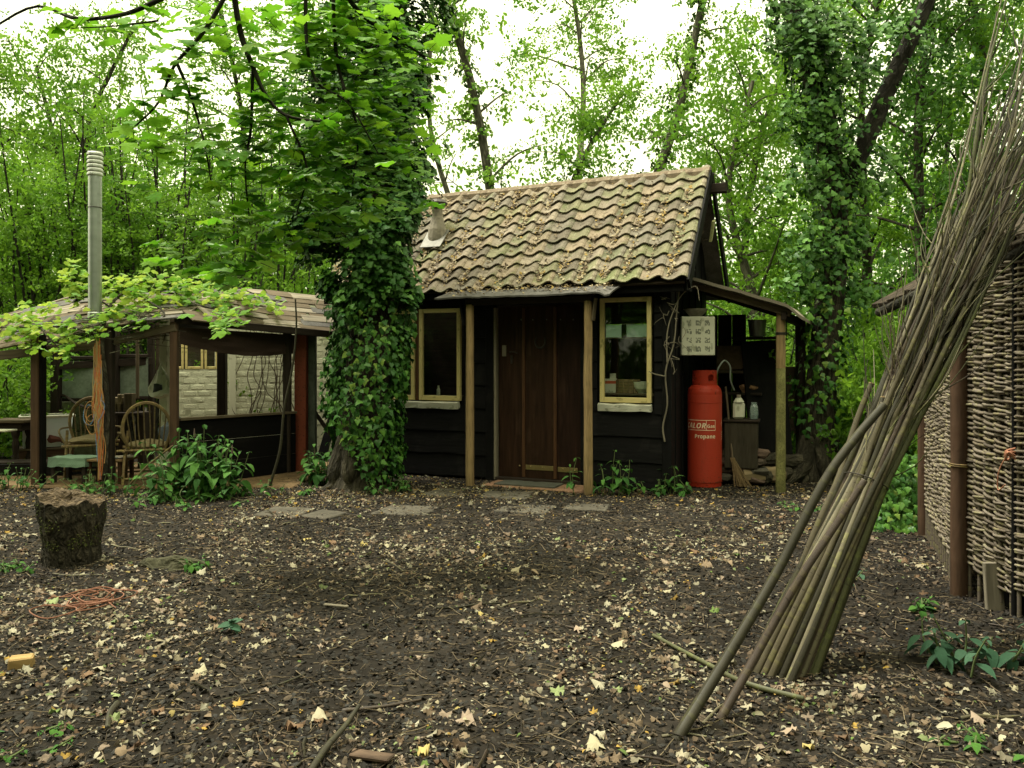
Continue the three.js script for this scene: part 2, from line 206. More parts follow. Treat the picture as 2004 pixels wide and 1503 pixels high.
// ---------------------------------------------------------------- the ground
const gh = (x, z) => { const far = sm(14, 40, Math.hypot(x, z + 7)); return 0.03 * fbm(x * 0.7 + 3, 0.5, z * 0.7, 3) + (1 - far) * 0.02 * fbm(x * 4.1, 2.5, z * 4.1, 3) + far * 0.5 * fbm(x * 0.05, 1.5, z * 0.05, 3); };
const onGround = (x, z, up = 0) => V(x, gh(x, z) + up, z);
const ground = structure('ground');
{
  const line = (lo, a, b, hi, step) => { const l = []; for (let x = a, s = step * 1.6; x > lo; x -= s, s *= 1.35) l.unshift(x); l.unshift(lo); for (let x = a + step; x < b; x += step) l.push(x); for (let x = b, s = step * 1.6; x < hi; x += s, s *= 1.35) l.push(x); l.push(hi); return l; };
  const xs = line(-240, -7, 5.5, 240, 0.06), zs = line(-300, -12, -1.2, 160, 0.06), pos = [], uv = [], idx = [], w = xs.length;
  for (const z of zs) for (const x of xs) { pos.push(x, gh(x, z), z); uv.push(x * 0.5, z * 0.5); }
  for (let j = 0; j < zs.length - 1; j++) for (let i = 0; i < w - 1; i++) { const a = j * w + i; idx.push(a, a + w, a + 1, a + 1, a + w, a + w + 1); }
  const g = new THREE.BufferGeometry(); g.setAttribute('position', new THREE.BufferAttribute(new Float32Array(pos), 3)); g.setAttribute('uv', new THREE.BufferAttribute(new Float32Array(uv), 2)); g.setIndex(idx); g.computeVertexNormals();
  part('soil', g, M.soil, ground);
  const r = RNG(77);
  const slabs = [[-1.0, -7.62, 0.52, 0.5, 0.07], [0.13, -7.68, 0.5, 0.44, -0.03], [-2.12, -7.5, 0.42, 0.42, 0.1], [-1.72, -7.36, 0.3, 0.3, -0.2], [-0.06, -8.4, 0.5, 0.42, 0.12], [-0.66, -8.62, 0.48, 0.42, -0.1], [0.72, -7.75, 0.42, 0.34, 0.06]];
  for (const [x, z, a, b, t] of slabs) { const o = part('paving_slab', wobble(box(a, 0.05, b, 0.01), 0.012, 4, r() * 9), M.slab, ground); o.position.set(x, gh(x, z) - 0.014, z); o.rotation.set(r.r(-0.02, 0.02), t - 0.3, r.r(-0.02, 0.02)); }
}

// ---------------------------------------------------------------- the hut
const HP = V(1.69, 0, -8.65), HT = -0.4254, hutM = new THREE.Matrix4().makeRotationY(HT).setPosition(HP);
const hw = (x, y, z) => V(x, y, z).applyMatrix4(hutM);              // hut axes (x along the front to the right, z towards the yard) to world
function hutX(px, s) { const u = (px - 1002) / FOCAL; return -(1.69 - 0.4127 * s - u * (8.65 - 0.911 * s)) / (0.911 + 0.4127 * u); }
function hutAt(px, py, s) { const x = hutX(px, s), d = 8.65 - 0.4127 * x - 0.911 * s; return V(x, EYE + (705 - py) / FOCAL * d, s); }
const hut = thing('tiled_hut', 'small black weatherboarded hut with a mossy pantile roof and porch', 'hut', HP, HT);
{
  const r = RNG(5), wall = sub('wall', hut);
  const panel = (x0, x1, y0, y1, z, m = M.tarDark, d = 0.05) => { const o = part('wall_panel', box(x1 - x0 - 0.002, y1 - y0 - 0.002, d, 0.002), m, wall); o.position.set((x0 + x1) / 2, (y0 + y1) / 2, z); };
  for (const a of [[-4.4, -3.79, 0, 2.45], [-3.79, -2.5, 0, 0.94], [-3.79, -2.5, 2.05, 2.45], [-2.5, -2.07, 0, 2.45], [-2.07, -0.97, 2.07, 2.45], [-0.97, -0.78, 0, 2.45], [-0.78, -0.17, 0, 0.955], [-0.78, -0.17, 2.115, 2.45], [-0.17, 0, 0, 2.45]]) panel(...a, -0.03);
  for (const a of [[-4.4, -1.33, 0, 2.4], [-1.33, -0.74, 0, 1.72], [-1.33, -0.74, 1.91, 2.4], [-1.1, -1.04, 1.722, 1.908], [-0.74, 0, 0, 2.4]]) panel(...a, -1.93, M.inside);
  for (const x of [-4.38, -0.03]) { const o = part('wall_panel', box(0.05, 2.4, 1.85, 0.002), M.inside, wall); o.position.set(x, 1.2, -0.98); }
  const fl = part('floor', box(4.3, 0.04, 1.84, 0.003), M.inside, hut); fl.position.set(-2.2, 0.0, -0.98);
  const board = (L, h, seed, y0) => {                               // waney-edged board, lower edge forward
    const n = Math.max(3, Math.round(L / 0.12)), pts = [];
    const pos = [], uv = [], idx = [];
    for (let i = 0; i <= n; i++) { const x = (i / n - 0.5) * L, e = 0.022 * N3(x * 2.1 + seed, y0, 0.4) + 0.01 * N3(x * 9 + seed, y0, 2.4); for (const [y, z] of [[h, 0.004], [h, 0.012], [e, 0.036], [e - 0.002, 0.012]]) { pos.push(x, y, z); uv.push(y + seed, x + seed * 1.7); } }
    for (let i = 0; i < n; i++) for (let k = 0; k < 4; k++) { const a = i * 4 + k, b = i * 4 + (k + 1) % 4; idx.push(a, b, a + 4, b, b + 4, a + 4); }
    idx.push(0, 3, 1, 1, 3, 2); const e = n * 4; idx.push(e, e + 1, e + 3, e + 1, e + 2, e + 3);
    let g = new THREE.BufferGeometry(); g.setAttribute('position', new THREE.BufferAttribute(new Float32Array(pos), 3)); g.setAttribute('uv', new THREE.BufferAttribute(new Float32Array(uv), 2)); g.setIndex(idx); g = g.toNonIndexed(); g.computeVertexNormals(); return g;
  };
  for (let k = 0; k < 9; k++) {
    const y0 = 0.03 + k * 0.274, y1 = y0 + 0.3;
    for (const [x0, x1, h0, h1] of [[-4.4, -2.16, -3.82, -2.47], [-0.93, -0.055, -0.8, -0.155]]) {
      const spans = (y1 < 0.93 || y0 > 2.08) ? [[x0, x1]] : [[x0, h0], [h1, x1]];
      for (const [a, b] of spans) { const o = part('weatherboard', board(b - a - 0.003, k === 8 ? 0.12 : 0.3, k * 3.3 + a, y0), M.tar, wall); o.position.set((a + b) / 2, y0 + r.r(-0.008, 0.008), 0); }
    }
  }
  const cp = part('corner_post', box(0.1, 2.42, 0.05, 0.006), M.tar, hut); cp.position.set(-0.012, 1.2, 0.03);
  // gable boards
  const eaveZ = 0.02, rise = 1.38 / 1.23;
  for (let i = 0; i < 11; i++) {
    const z0 = 0.0 - i * 0.178, z1 = z0 - 0.174, top = (z) => Math.min(2.5 + (0.0 - z) * rise, 2.5 + (z + 1.95) * rise) + 0.02, s = new THREE.Shape();
    s.moveTo(-z0, 0.02); s.lineTo(-z1, 0.02); s.lineTo(-z1, top(z1)); if (z0 > -0.975 && z1 < -0.975) s.lineTo(0.975, top(-0.975)); s.lineTo(-z0, top(z0));
    const g = addUV(new THREE.ExtrudeGeometry(s, { depth: 0.022, bevelEnabled: false }).rotateY(Math.PI / 2));
    const o = part('gable_board', g, M.tar, wall); o.position.set(0.002 + (i % 2) * 0.012, 0, 0);
  }
  // roof
  const roof = sub('roof', hut), A = Math.atan2(1.38, 1.23), EY = 2.245, EZ = 0.27, L = 0.247, gauge = 0.1845, X1 = 0.25, cols = 19, rows = 10;
  const prof = [[0, 0.014], [0.1, 0.0], [0.28, -0.013], [0.46, -0.013], [0.6, -0.001], [0.74, 0.018], [0.86, 0.03], [0.96, 0.03], [1.05, 0.016], [1.1, -0.004]];
  const tileGeo = (seed) => {
    const len = gauge + 0.07, th = 0.014, pos = [], uv = [], idx = [], n = prof.length;
    for (let j = 0; j < 2; j++) for (let s = 0; s < 2; s++) prof.forEach(([x, z], i) => { const cut = j ? 0 : 0.004 * N3(i * 1.9, seed, 0.3) - 0.012 * Math.sin(Math.PI * clamp(x / 0.7, 0, 1)); pos.push(x * L, j * len + cut, z - s * th + 0.004 * N3(i, seed, 3)); uv.push(x * L + seed * 0.31, j * len + seed * 0.57); });
    for (let i = 0; i < n - 1; i++) { idx.push(i, i + 1, 2 * n + i, i + 1, 2 * n + i + 1, 2 * n + i); idx.push(n + i, 3 * n + i, n + i + 1, n + i + 1, 3 * n + i, 3 * n + i + 1); idx.push(i, n + i, i + 1, i + 1, n + i, n + i + 1); }
    idx.push(0, 2 * n, n, n, 2 * n, 3 * n, n - 1, 2 * n - 1, 3 * n - 1, n - 1, 4 * n - 1, 3 * n - 1);
    let g = new THREE.BufferGeometry(); g.setAttribute('position', new THREE.BufferAttribute(new Float32Array(pos), 3)); g.setAttribute('uv', new THREE.BufferAttribute(new Float32Array(uv), 2)); g.setIndex(idx); g = g.toNonIndexed(); g.computeVertexNormals();
    return g;
  };
  const tg = [0, 1, 2, 3, 4, 5].map(tileGeo), sag = (x, s) => -0.014 * Math.abs(x - X1) * (1 - s * 0.35) + 0.012 * N3(x * 0.9, s * 2, 1.5);
  const slope = (x, s, n) => V(x, EY + s * Math.sin(A) + n * Math.cos(A) + sag(x, s), EZ - s * Math.cos(A) + n * Math.sin(A));
  const litter = [];
  for (let j = 0; j < rows; j++) for (let i = 0; i < cols; i++) {
    const o = part('roof_tile', r.pick(tg), r.pick(M.tiles), roof), x = X1 - (i + 1) * L - 0.012 + r.r(-0.004, 0.004), s = j * gauge + r.r(-0.009, 0.009) - (r() < 0.05 && j ? r.r(0.015, 0.035) : 0);
    o.position.copy(slope(x, s, 0.064)); o.rotation.set(-(Math.PI / 2 - A) - 0.15 + r.r(-0.016, 0.016), r.r(-0.01, 0.01), r.r(-0.016, 0.016) + (r() < 0.05 ? r.r(-0.05, 0.05) : 0), 'XYZ');
    // leaves caught in the troughs
    const f = sm(0.1, 0.75, 0.5 + 0.9 * N3(x * 1.1, s * 1.4, 7.7) + (x < -1.6 ? 0.25 : 0) + (j < 6 ? 0.08 : -0.1)), n = Math.floor(f * r.r(6, 40));
    for (let k = 0; k < n; k++) litter.push([x + L * clamp(0.34 + 0.17 * r.g(), -0.02, 0.72), s + gauge * (1 - Math.pow(r(), 1.4) * 0.85) + 0.02]);
  }
  for (let i = 0; i < 16; i++) {
    const o = part('ridge_tile', addUV(tube([V(0, 0, 0), V(0.312, 0, 0)], 0.1, 10)), M.ridge, roof); const x = X1 - (i + 1) * 0.298; o.position.copy(slope(x, 1.845, -0.01)).add(V(0.0, -0.012, 0)); o.rotation.z = r.r(-0.012, 0.012) + 0.012; o.scale.set(1, 0.92, 1.02);
  }
  for (const back of [0, 1]) {                                        // boarding under the tiles
    const a = slope(-2.1, 0.0, 0.0), b = slope(-2.1, 1.845, 0.0), g = box(4.66, 1.85, 0.025, 0.002), o = part('roof_boarding', g, back ? M.felt : M.inside, roof);
    o.position.copy(a.add(b).multiplyScalar(0.5)); o.rotation.x = -(Math.PI / 2 - A); if (back) { o.position.z = -2 * 0.975 - o.position.z + 0.0; o.rotation.x = Math.PI / 2 - A; }
  }
  for (const back of [0, 1]) { const f = (s) => { const p = slope(0.27, s, -0.01); if (back) p.z = -1.95 - p.z; return p; }; part('barge_board', plank(f(-0.03), f(1.83), 0.03, 0.13, 0), M.tarDark, roof); }
  part('ridge_beam', box(0.5, 0.11, 0.1, 0.008), M.darkWood, roof).position.set(0.2, 3.43, -0.97);
  part('eaves_board', box(4.6, 0.09, 0.03, 0.004), M.tarDark, roof).position.set(-2.1, 2.185, 0.2);
  for (let x = -4.2; x < 0.2; x += 0.55) part('rafter_end', box(0.06, 0.09, 0.28, 0.005), M.tarDark, roof).position.set(x, 2.2, 0.05);
  // flue with a cowl
  const fl2 = sub('flue', hut), fp = slope(-3.06, 0.99, 0.04);
  part('flue_base', addUV(lathe([[0.0, -0.12], [0.125, -0.12], [0.125, 0.0], [0.118, 0.1], [0.07, 0.27], [0.065, 0.36], [0, 0.36]], 14)), mat([0.32, 0.28, 0.23], { map: 'mottle', bump: 'grit', rough: 0.9 }), fl2).position.copy(fp);
  part('cowl', addUV(lathe([[0.0, 0.36], [0.062, 0.36], [0.062, 0.4], [0.12, 0.41], [0.13, 0.44], [0.09, 0.48], [0, 0.5]], 14)), M.iron, fl2).position.copy(fp);
  part('flashing', wobble(box(0.3, 0.34, 0.012, 0.003), 0.02, 6), M.lead, fl2).position.copy(slope(-3.06, 0.92, 0.085)); fl2.children[2].rotation.x = -(Math.PI / 2 - A);
  // roof litter
  const q = new THREE.Quaternion(), list = [], cols2 = [C(0.32, 0.255, 0.165), C(0.18, 0.135, 0.09), C(0.4, 0.335, 0.23), C(0.32, 0.22, 0.08), C(0.085, 0.062, 0.042), C(0.13, 0.095, 0.062)];
  const up = V(0, Math.cos(A), Math.sin(A));
  for (const [x, s] of litter) { const p = slope(x, s, 0.052 + r() * 0.014).applyMatrix4(hutM), n = up.clone().add(V(r.g() * 0.5, r.g() * 0.4, r.g() * 0.5)).applyQuaternion(q.setFromAxisAngle(V(0, 1, 0), HT)); list.push([pose(p, n, r() * 6.3, r.r(0.018, 0.05)), r.pick(cols2)]); }
  const rl = copies(numbered('roof_leaf_litter'), lobed(DEAD, 1, 0.5, 4, 0.12), leafMat([1, 1, 1], 0.1), list, scene); tag(rl, 'brown and yellow dead leaves caught between the roof tiles', 'leaf litter');

  // door
  const door = sub('door', hut);
  [[-2.03, -1.705], [-1.7, -1.315], [-1.31, -1.0]].forEach(([a, b], i) => { part('plank', box(b - a, 2.0, 0.03, 0.004), i === 2 ? M.doorDark : M.door, door).position.set((a + b) / 2, 1.05, -0.03); });
  for (const x of [-1.705, -1.313]) part('batten', box(0.036, 1.97, 0.022, 0.004), M.batten, door).position.set(x, 1.05, 0.0);
  part('kick_plate', box(0.36, 0.055, 0.006, 0.002), M.brass, door).position.set(-1.51, 0.18, -0.01);
  part('kick_plate', box(0.24, 0.055, 0.006, 0.002), M.brass, door).position.set(-1.165, 0.175, -0.01);
  for (const [x, y] of [[-1.76, 0.19], [-1.62, 0.19], [-1.47, 0.185], [-1.22, 0.18], [-1.08, 0.17]]) part('stud', new THREE.SphereGeometry(0.011, 8, 6), M.brass, door).position.set(x, y, -0.006);
  for (const px of [1020, 1043, 1070, 1097, 1122]) part('stud', new THREE.SphereGeometry(0.009, 8, 6), M.zinc, door).position.copy(hutAt(px, 625, -0.012));
  const hs = []; for (let i = 0; i <= 16; i++) { const a = Math.PI * (-1.22 + 1.44 * i / 16); hs.push(V(Math.cos(a + Math.PI * 0.0) * 0.062, Math.sin(a) * 0.075, 0)); }
  part('horseshoe', tube(hs, [0.007, 0.011, 0.012, 0.011, 0.007], 6), M.iron, door).position.copy(hutAt(1057, 668, 0.0));
  part('lock_plate', box(0.05, 0.13, 0.025, 0.004), M.greyWood, door).position.copy(hutAt(987, 686, 0.0));
  part('handle', wire([V(0, 0, 0), V(0.02, 0.005, 0.04), V(0.09, 0.0, 0.045), V(0.11, -0.012, 0.04)], 0.008, 10, 6), M.iron, door).position.copy(hutAt(998, 689, -0.012));
  part('latch', box(0.022, 0.1, 0.014, 0.004), M.iron, door).position.copy(hutAt(1001, 703, -0.006));
  const frame = sub('door_frame', hut);
  part('jamb', wobble(box(0.035, 2.02, 0.07, 0.006), 0.008, 2, 3), M.greyWood, frame).position.set(-2.056, 1.03, 0.012);
  part('jamb', box(0.1, 2.1, 0.045, 0.006), M.tar, frame).position.set(-2.13, 1.06, 0.022);
  part('jamb', box(0.08, 2.1, 0.05, 0.006), M.tar, frame).position.set(-0.952, 1.06, 0.024);
  part('lintel', box(1.12, 0.1, 0.06, 0.006), M.tarDark, frame).position.set(-1.53, 2.12, 0.01);
  part('sill_board', box(1.06, 0.05, 0.12, 0.006), M.darkWood, frame).position.set(-1.52, 0.03, 0.0);
  part('doorstep', wobble(box(1.2, 0.09, 0.42, 0.012), 0.01, 5), mat([0.3, 0.17, 0.11], { map: 'mottle', bump: 'grit', rough: 0.9 }), hut).position.set(-1.42, -0.02, 0.26);
  // windows
  const sash = (x0, x1, y0, y1, z, w = 0.05) => {
    const o = sub('window', hut), X = (x0 + x1) / 2, Y = (y0 + y1) / 2;
    for (const x of [x0 + w / 2, x1 - w / 2]) part('frame', box(w, y1 - y0, 0.045, 0.005), M.cream, o).position.set(x, Y, z);
    part('frame', box(x1 - x0 - 2 * w - 0.001, w, 0.043, 0.005), M.cream, o).position.set(X, y1 - w / 2, z); part('frame', box(x1 - x0 - 2 * w - 0.001, w * 1.15, 0.043, 0.005), M.cream, o).position.set(X, y0 + w * 0.575, z);
    part('pane', box(x1 - x0 - 2 * w + 0.01, y1 - y0 - 2 * w + 0.01, 0.003, 0.0005), M.glass, o).position.set(X, Y, z - 0.006);
    return o;
  };
  sash(-0.765, -0.183, 0.957, 2.113, 0.03); sash(-3.09, -2.515, 0.935, 2.05, 0.03); sash(-3.74, -3.155, 0.935, 2.05, 0.03);
  part('mullion', box(0.06, 1.12, 0.05, 0.005), M.batten, hut).position.set(-3.122, 1.49, 0.01);
  const sl = (x0, x1, y, seed) => { const g = wobble(new THREE.BoxGeometry(x1 - x0, 0.075, 0.06, 10, 2, 2), 0.012, 9, seed); const o = part('window_sill', addUV(g), M.sill, hut); o.position.set((x0 + x1) / 2, y, 0.045); o.rotation.x = 0.25; };
  sl(-0.785, -0.175, 0.905, 2); sl(-3.78, -2.54, 0.88, 8);
  for (const [a, b] of [[-1.33, -1.1], [-1.04, -0.74]]) { const o = sub('window', hut); part('pane', box(b - a - 0.01, 0.18, 0.004, 0.0005), M.frosted, o).position.set((a + b) / 2, 1.815, -1.93); part('frame', box(b - a, 0.022, 0.04, 0.004), M.cream, o).position.set((a + b) / 2, 1.722, -1.9); }
  part('shelf', box(0.7, 0.022, 0.22, 0.003), M.oldWood, hut).position.set(-0.47, 1.04, -0.26);
  // porch
  const porch = sub('porch', hut), sg = new THREE.PlaneGeometry(2.06, 0.72, 40, 8); { const a = sg.attributes.position.array; for (let i = 0; i < a.length; i += 3) { const x = a[i], v = a[i + 1] / 0.72 + 0.5; const curl = sm(0.78, 1.03, x) ; a[i + 1] = 0; a[i + 2] = 0.66 - v * 0.72; a[i] = x + 0.012 * N3(v * 6, x * 3, 1); a[i + 1] = lerp(2.125, 2.33, v) + 0.012 * N3(x * 2.2, v * 2, 4) * (1 - v) + curl * 0.03 * Math.sin((x - 0.78) * 22) * (1 - v) + 0.012 * N3(x * 9, v * 3, 8); } sg.computeVertexNormals(); }
  const sheet = [sg, move(sg, 0, -0.018, 0)]; { const n = 41, a = sg.attributes.position, pos = []; const edge = [...Array(41).keys()].map((i) => 8 * n + i); edge.push(...[...Array(8).keys()].map((i) => (7 - i) * n + 40)); for (let i = 0; i < edge.length - 1; i++) { const p = V().fromBufferAttribute(a, edge[i]), q2 = V().fromBufferAttribute(a, edge[i + 1]), d = V(0, -0.018, 0); for (const k of [p, p.clone().add(d), q2, q2, p.clone().add(d), q2.clone().add(d)]) pos.push(k.x, k.y, k.z); } const g = new THREE.BufferGeometry(); g.setAttribute('position', new THREE.BufferAttribute(new Float32Array(pos), 3)); g.computeVertexNormals(); sheet.push(g); }
  part('roof_sheet', join(sheet), M.felt, porch).position.x = -1.49;
  part('beam', box(1.5, 0.07, 0.05, 0.006), M.darkWood, porch).position.set(-1.45, 2.075, 0.5);
  for (const [x, s, h] of [[-2.15, 3, 2.1], [-0.745, 9, 2.1]]) { const p = []; for (let i = 0; i <= 10; i++) p.push(V(x + 0.012 * N3(i * 0.4, s, 0), -0.05 + h * i / 10, 0.5 + 0.01 * N3(s, i * 0.4, 2))); part('post', tube(p, (k) => lerp(0.05, 0.044, k), 12, 0.12, s), M.post, porch); }
  part('bracket', plank(V(-2.22, 1.82, 0.5), V(-2.27, 2.1, 0.5), 0.02, 0.08), M.tarDark, porch); part('bracket', plank(V(-0.69, 1.84, 0.5), V(-0.66, 2.08, 0.5), 0.02, 0.07), M.oldWood, porch);
  part('rafter', plank(V(-2.15, 2.1, 0.5), V(-2.15, 2.26, 0.02), 0.05, 0.06), M.darkWood, porch); part('rafter', plank(V(-0.75, 2.1, 0.5), V(-0.75, 2.26, 0.02), 0.05, 0.06), M.darkWood, porch);
  const pl = []; for (let i = 0; i < 900; i++) { const x = r.r(-1.0, 1.0), v = Math.pow(r(), 0.6), p = V(x - 1.49, lerp(2.13, 2.325, v) + 0.012 + r() * 0.03, 0.645 - v * 0.7).applyMatrix4(hutM); pl.push([pose(p, V(r.g(), 1.6, r.g() + 0.3), r() * 6.3, r.r(0.018, 0.05)), r.pick(cols2)]); }
  tag(copies(numbered('porch_leaf_litter'), lobed(DEAD, 1, 0.5, 4, 0.12), leafMat([1, 1, 1], 0.1), pl, scene), 'dead leaves lying along the flat porch roof', 'leaf litter');
  // lean-to
  const lean = sub('lean_to', hut), lg = new THREE.PlaneGeometry(1.3, 1.75, 40, 10); { const a = lg.attributes.position.array; for (let i = 0; i < a.length; i += 3) { const u = a[i] / 1.3 + 0.5, v = a[i + 1] / 1.75 + 0.5; a[i] = 0.03 + u * 1.3; a[i + 2] = lerp(-1.95, -0.2, v) - u * 0.2 * v; a[i + 1] = 2.39 - u * 0.42 - 0.09 * sm(0.86, 1, u) * u + 0.012 * N3(u * 5, v * 4, 2); } lg.computeVertexNormals(); }
  const lsheet = [lg, move(lg, 0, -0.035, 0)]; { const n = 41, a = lg.attributes.position, pos = [], ring = []; for (let i = 0; i < 41; i++) ring.push(i); for (let j = 1; j < 11; j++) ring.push(j * n + 40); for (let i = 39; i >= 0; i--) ring.push(10 * n + i); for (let i = 0; i < ring.length - 1; i++) { const p = V().fromBufferAttribute(a, ring[i]), q2 = V().fromBufferAttribute(a, ring[i + 1]), d = V(0, -0.035, 0); for (const k of [p, p.clone().add(d), q2, q2, p.clone().add(d), q2.clone().add(d)]) pos.push(k.x, k.y, k.z); } const g = new THREE.BufferGeometry(); g.setAttribute('position', new THREE.BufferAttribute(new Float32Array(pos), 3)); g.computeVertexNormals(); lsheet.push(g); }
  part('roof_sheet', join(lsheet), M.greyWood, lean);
  { const p = []; for (let i = 0; i <= 10; i++) p.push(V(1.09 + 0.008 * N3(i * 0.4, 3, 0), -0.05 + 1.98 * i / 10, -0.55)); part('post', tube(p.slice(0, 8), (k) => lerp(0.052, 0.05, k), 12, 0.06, 2), M.postMoss, lean); part('post', tube(p.slice(7), (k) => lerp(0.05, 0.048, k), 12, 0.06, 5), M.post, lean); part('cord', tube([...Array(25).keys()].map((i) => V(1.09 + 0.055 * Math.cos(i * 0.8), 1.7 + i * 0.0012, -0.55 + 0.055 * Math.sin(i * 0.8))), 0.004, 4), M.iron, lean); }
  part('post', tube([V(1.2, -0.05, -1.75), V(1.19, 1.95, -1.75)], 0.06, 10, 0.1), M.darkWood, lean);
  part('beam', plank(V(1.13, 1.9, -0.45), V(1.17, 1.88, -1.85), 0.06, 0.09), M.darkWood, lean); part('rafter', plank(V(0.05, 2.3, -0.35), V(1.2, 1.92, -0.5), 0.04, 0.07), M.oldWood, lean); part('rafter', plank(V(0.05, 2.3, -1.8), V(1.2, 1.9, -1.85), 0.05, 0.08), M.darkWood, lean);
  for (let i = 0; i < 4; i++) part('rail_board', wobble(box(0.5, 0.19, 0.025, 0.006), 0.01, 3, i), M.oldWood, lean).position.set(0.94 + i * 0.01, 0.62 + i * 0.21, -1.8);
  for (let i = 0; i < 3; i++) part('back_board', box(0.17, 2.0, 0.025, 0.004), M.inside, lean).position.set(0.1 + i * 0.176, 1.0, -1.86);
  part('shelf', box(0.5, 0.03, 0.4, 0.004), M.oldWood, lean).position.set(0.36, 1.28, -1.55);
  // on the gable
  { const o = part('nameplate_board', wobble(box(0.03, 0.24, 0.12, 0.004), 0.01, 5), mat([0.42, 0.42, 0.2], { map: 'moss', rough: 0.8 }), hut); o.position.set(0.3, 2.92, -0.86); o.rotation.set(0.35, 0, -0.2); const g = new THREE.PlaneGeometry(0.42, 0.5, 10, 10).rotateY(Math.PI / 2); part('torn_sheet', wobble(addUV(g), 0.09, 5, 3), mat([0.2, 0.22, 0.23], { map: 'mottle', rough: 0.6, side: THREE.DoubleSide }), hut).position.set(0.1, 2.72, -0.6); }
  for (let i = 0; i < 14; i++) { const p = V(0.12 + r() * 0.1, 2.86 + r.g() * 0.05, -0.72 + r.g() * 0.09); part('nest_twig', bar(p, p.clone().add(V(r.g() * 0.1, r.g() * 0.07, r.g() * 0.12)), 0.004, 4), M.twig, hut); }
}
{ // things about the hut
  const o = thing('doormat', 'worn grey doormat on the brick doorstep', 'doormat', hw(-1.53, 0.028, 0.26), HT + 0.03);
  const g = addUV(wobble(new THREE.BoxGeometry(0.72, 0.022, 0.3, 24, 1, 10), 0.012, 8)); part('mat_pile', g, mat([0.1, 0.1, 0.085], { map: 'cloth', bump: 'grit', bs: 0.006, rough: 1, rep: 3 }), o);
  // gas cylinder
  const cv = document.createElement('canvas'); cv.width = 2048; cv.height = 1400; const x = cv.getContext('2d');
  const R = 0.19, per = 2 * Math.PI * R, px = 2048 / per;
  x.fillStyle = 'rgb(160,48,29)'; x.fillRect(0, 0, 2048, 1400);
  const rr = RNG(9); for (let i = 0; i < 900; i++) { x.fillStyle = rr() < 0.5 ? `rgba(120,30,15,${rr.r(0.05, 0.25)})` : `rgba(235,110,70,${rr.r(0.03, 0.14)})`; x.fillRect(rr() * 2048, rr() * 1400, rr.r(2, 26), rr.r(1, 9)); }
  for (let i = 0; i < 60; i++) { const X = rr() * 2048, g = x.createLinearGradient(0, 0, 0, 1); void g; x.strokeStyle = `rgba(70,34,22,${rr.r(0.12, 0.4)})`; x.lineWidth = rr.r(1, 5); x.beginPath(); let Y0 = rr() * 1200; x.moveTo(X, Y0); for (let k = 0; k < 5; k++) { Y0 += rr.r(10, 60); x.lineTo(X + rr.g() * 8, Y0); } x.stroke(); }
  for (let i = 0; i < 700; i++) { const y = 1400 - Math.pow(rr(), 3) * 420; x.fillStyle = `rgba(${52 + 40 * rr()},${34 + 14 * rr()},22,${rr.r(0.3, 0.8)})`; x.beginPath(); x.ellipse(rr() * 2048, y, rr.r(2, 13), rr.r(1, 7), rr() * 3, 0, 7); x.fill(); }
  for (let i = 0; i < 260; i++) { x.fillStyle = `rgba(60,30,22,${rr.r(0.2, 0.6)})`; x.beginPath(); x.ellipse(rr() * 2048, rr() * 1400, rr.r(1, 7), rr.r(1, 5), rr() * 3, 0, 7); x.fill(); }
  const H = 0.98, Y = (h) => 1400 * (1 - h / H), S = 1400 / H;       // canvas row of a height on the wall of the cylinder
  x.fillStyle = x.strokeStyle = 'rgb(215,200,175)'; x.lineWidth = 0.006 * S; x.lineJoin = 'miter';
  const mid = 1024, rg = mid + 0.032 * px, lf = rg - 0.36 * px, div = rg - 0.105 * px;
  x.strokeRect(lf, Y(0.695), rg - lf, 0.11 * S); x.beginPath(); x.moveTo(div, Y(0.695)); x.lineTo(div, Y(0.585)); x.stroke();
  x.font = `italic bold ${0.098 * S}px sans-serif`; x.textAlign = 'right'; const say = (s, X, h, size, it = '') => { x.save(); x.translate(X, Y(h)); x.scale(px / S, 1); x.font = `${it}bold ${size * S}px sans-serif`; x.fillText(s, 0, 0); x.restore(); };
  say('CALOR', div - 0.008 * px, 0.605, 0.082, 'italic '); x.textAlign = 'center'; say('Gas', (div + rg) / 2, 0.612, 0.052); x.textAlign = 'right'; say('Propane', rg + 0.002 * px, 0.495, 0.06);
  const dx = mid + 0.2 * px; x.save(); x.translate(dx, Y(0.655)); x.scale(px / S, 1); x.rotate(Math.PI / 4); x.strokeRect(-0.045 * S, -0.045 * S, 0.09 * S, 0.09 * S); x.restore(); x.beginPath(); x.moveTo(dx - 18, Y(0.635)); x.quadraticCurveTo(dx - 30, Y(0.66), dx - 4, Y(0.69)); x.quadraticCurveTo(dx + 4, Y(0.67), dx + 14, Y(0.665)); x.quadraticCurveTo(dx + 26, Y(0.645), dx + 14, Y(0.635)); x.closePath(); x.fill();
  x.font = `bold ${0.02 * S}px sans-serif`; x.textAlign = 'left'; ['HIGHLY', 'FLAMMABLE', 'PROPANE', 'UN 1978'].forEach((s, i) => x.fillText(s, dx - 0.06 * px, Y(0.55 - i * 0.026)));
  const tx = new THREE.CanvasTexture(cv); tx.colorSpace = THREE.SRGBColorSpace; tx.wrapS = THREE.RepeatWrapping;
  const red = new THREE.MeshStandardMaterial({ map: tx, roughness: 0.5, bumpMap: T.grit, bumpScale: 0.001 }), redP = mat([0.35, 0.03, 0.013], { map: 'rustPaint', bump: 'mottle', bs: 0.001, rough: 0.5, rep: 1.4 });
  const cyl = thing('gas_cylinder', 'tall red gas cylinder with white lettering standing under the lean-to', 'gas cylinder', hw(0.26, 0.01, -0.62), 0);
  const body = new THREE.CylinderGeometry(R, R, H, 48, 1, true, Math.PI + 0.245, Math.PI * 2); const bp = part('body', body, red, cyl); bp.position.y = 0.05 + H / 2; 
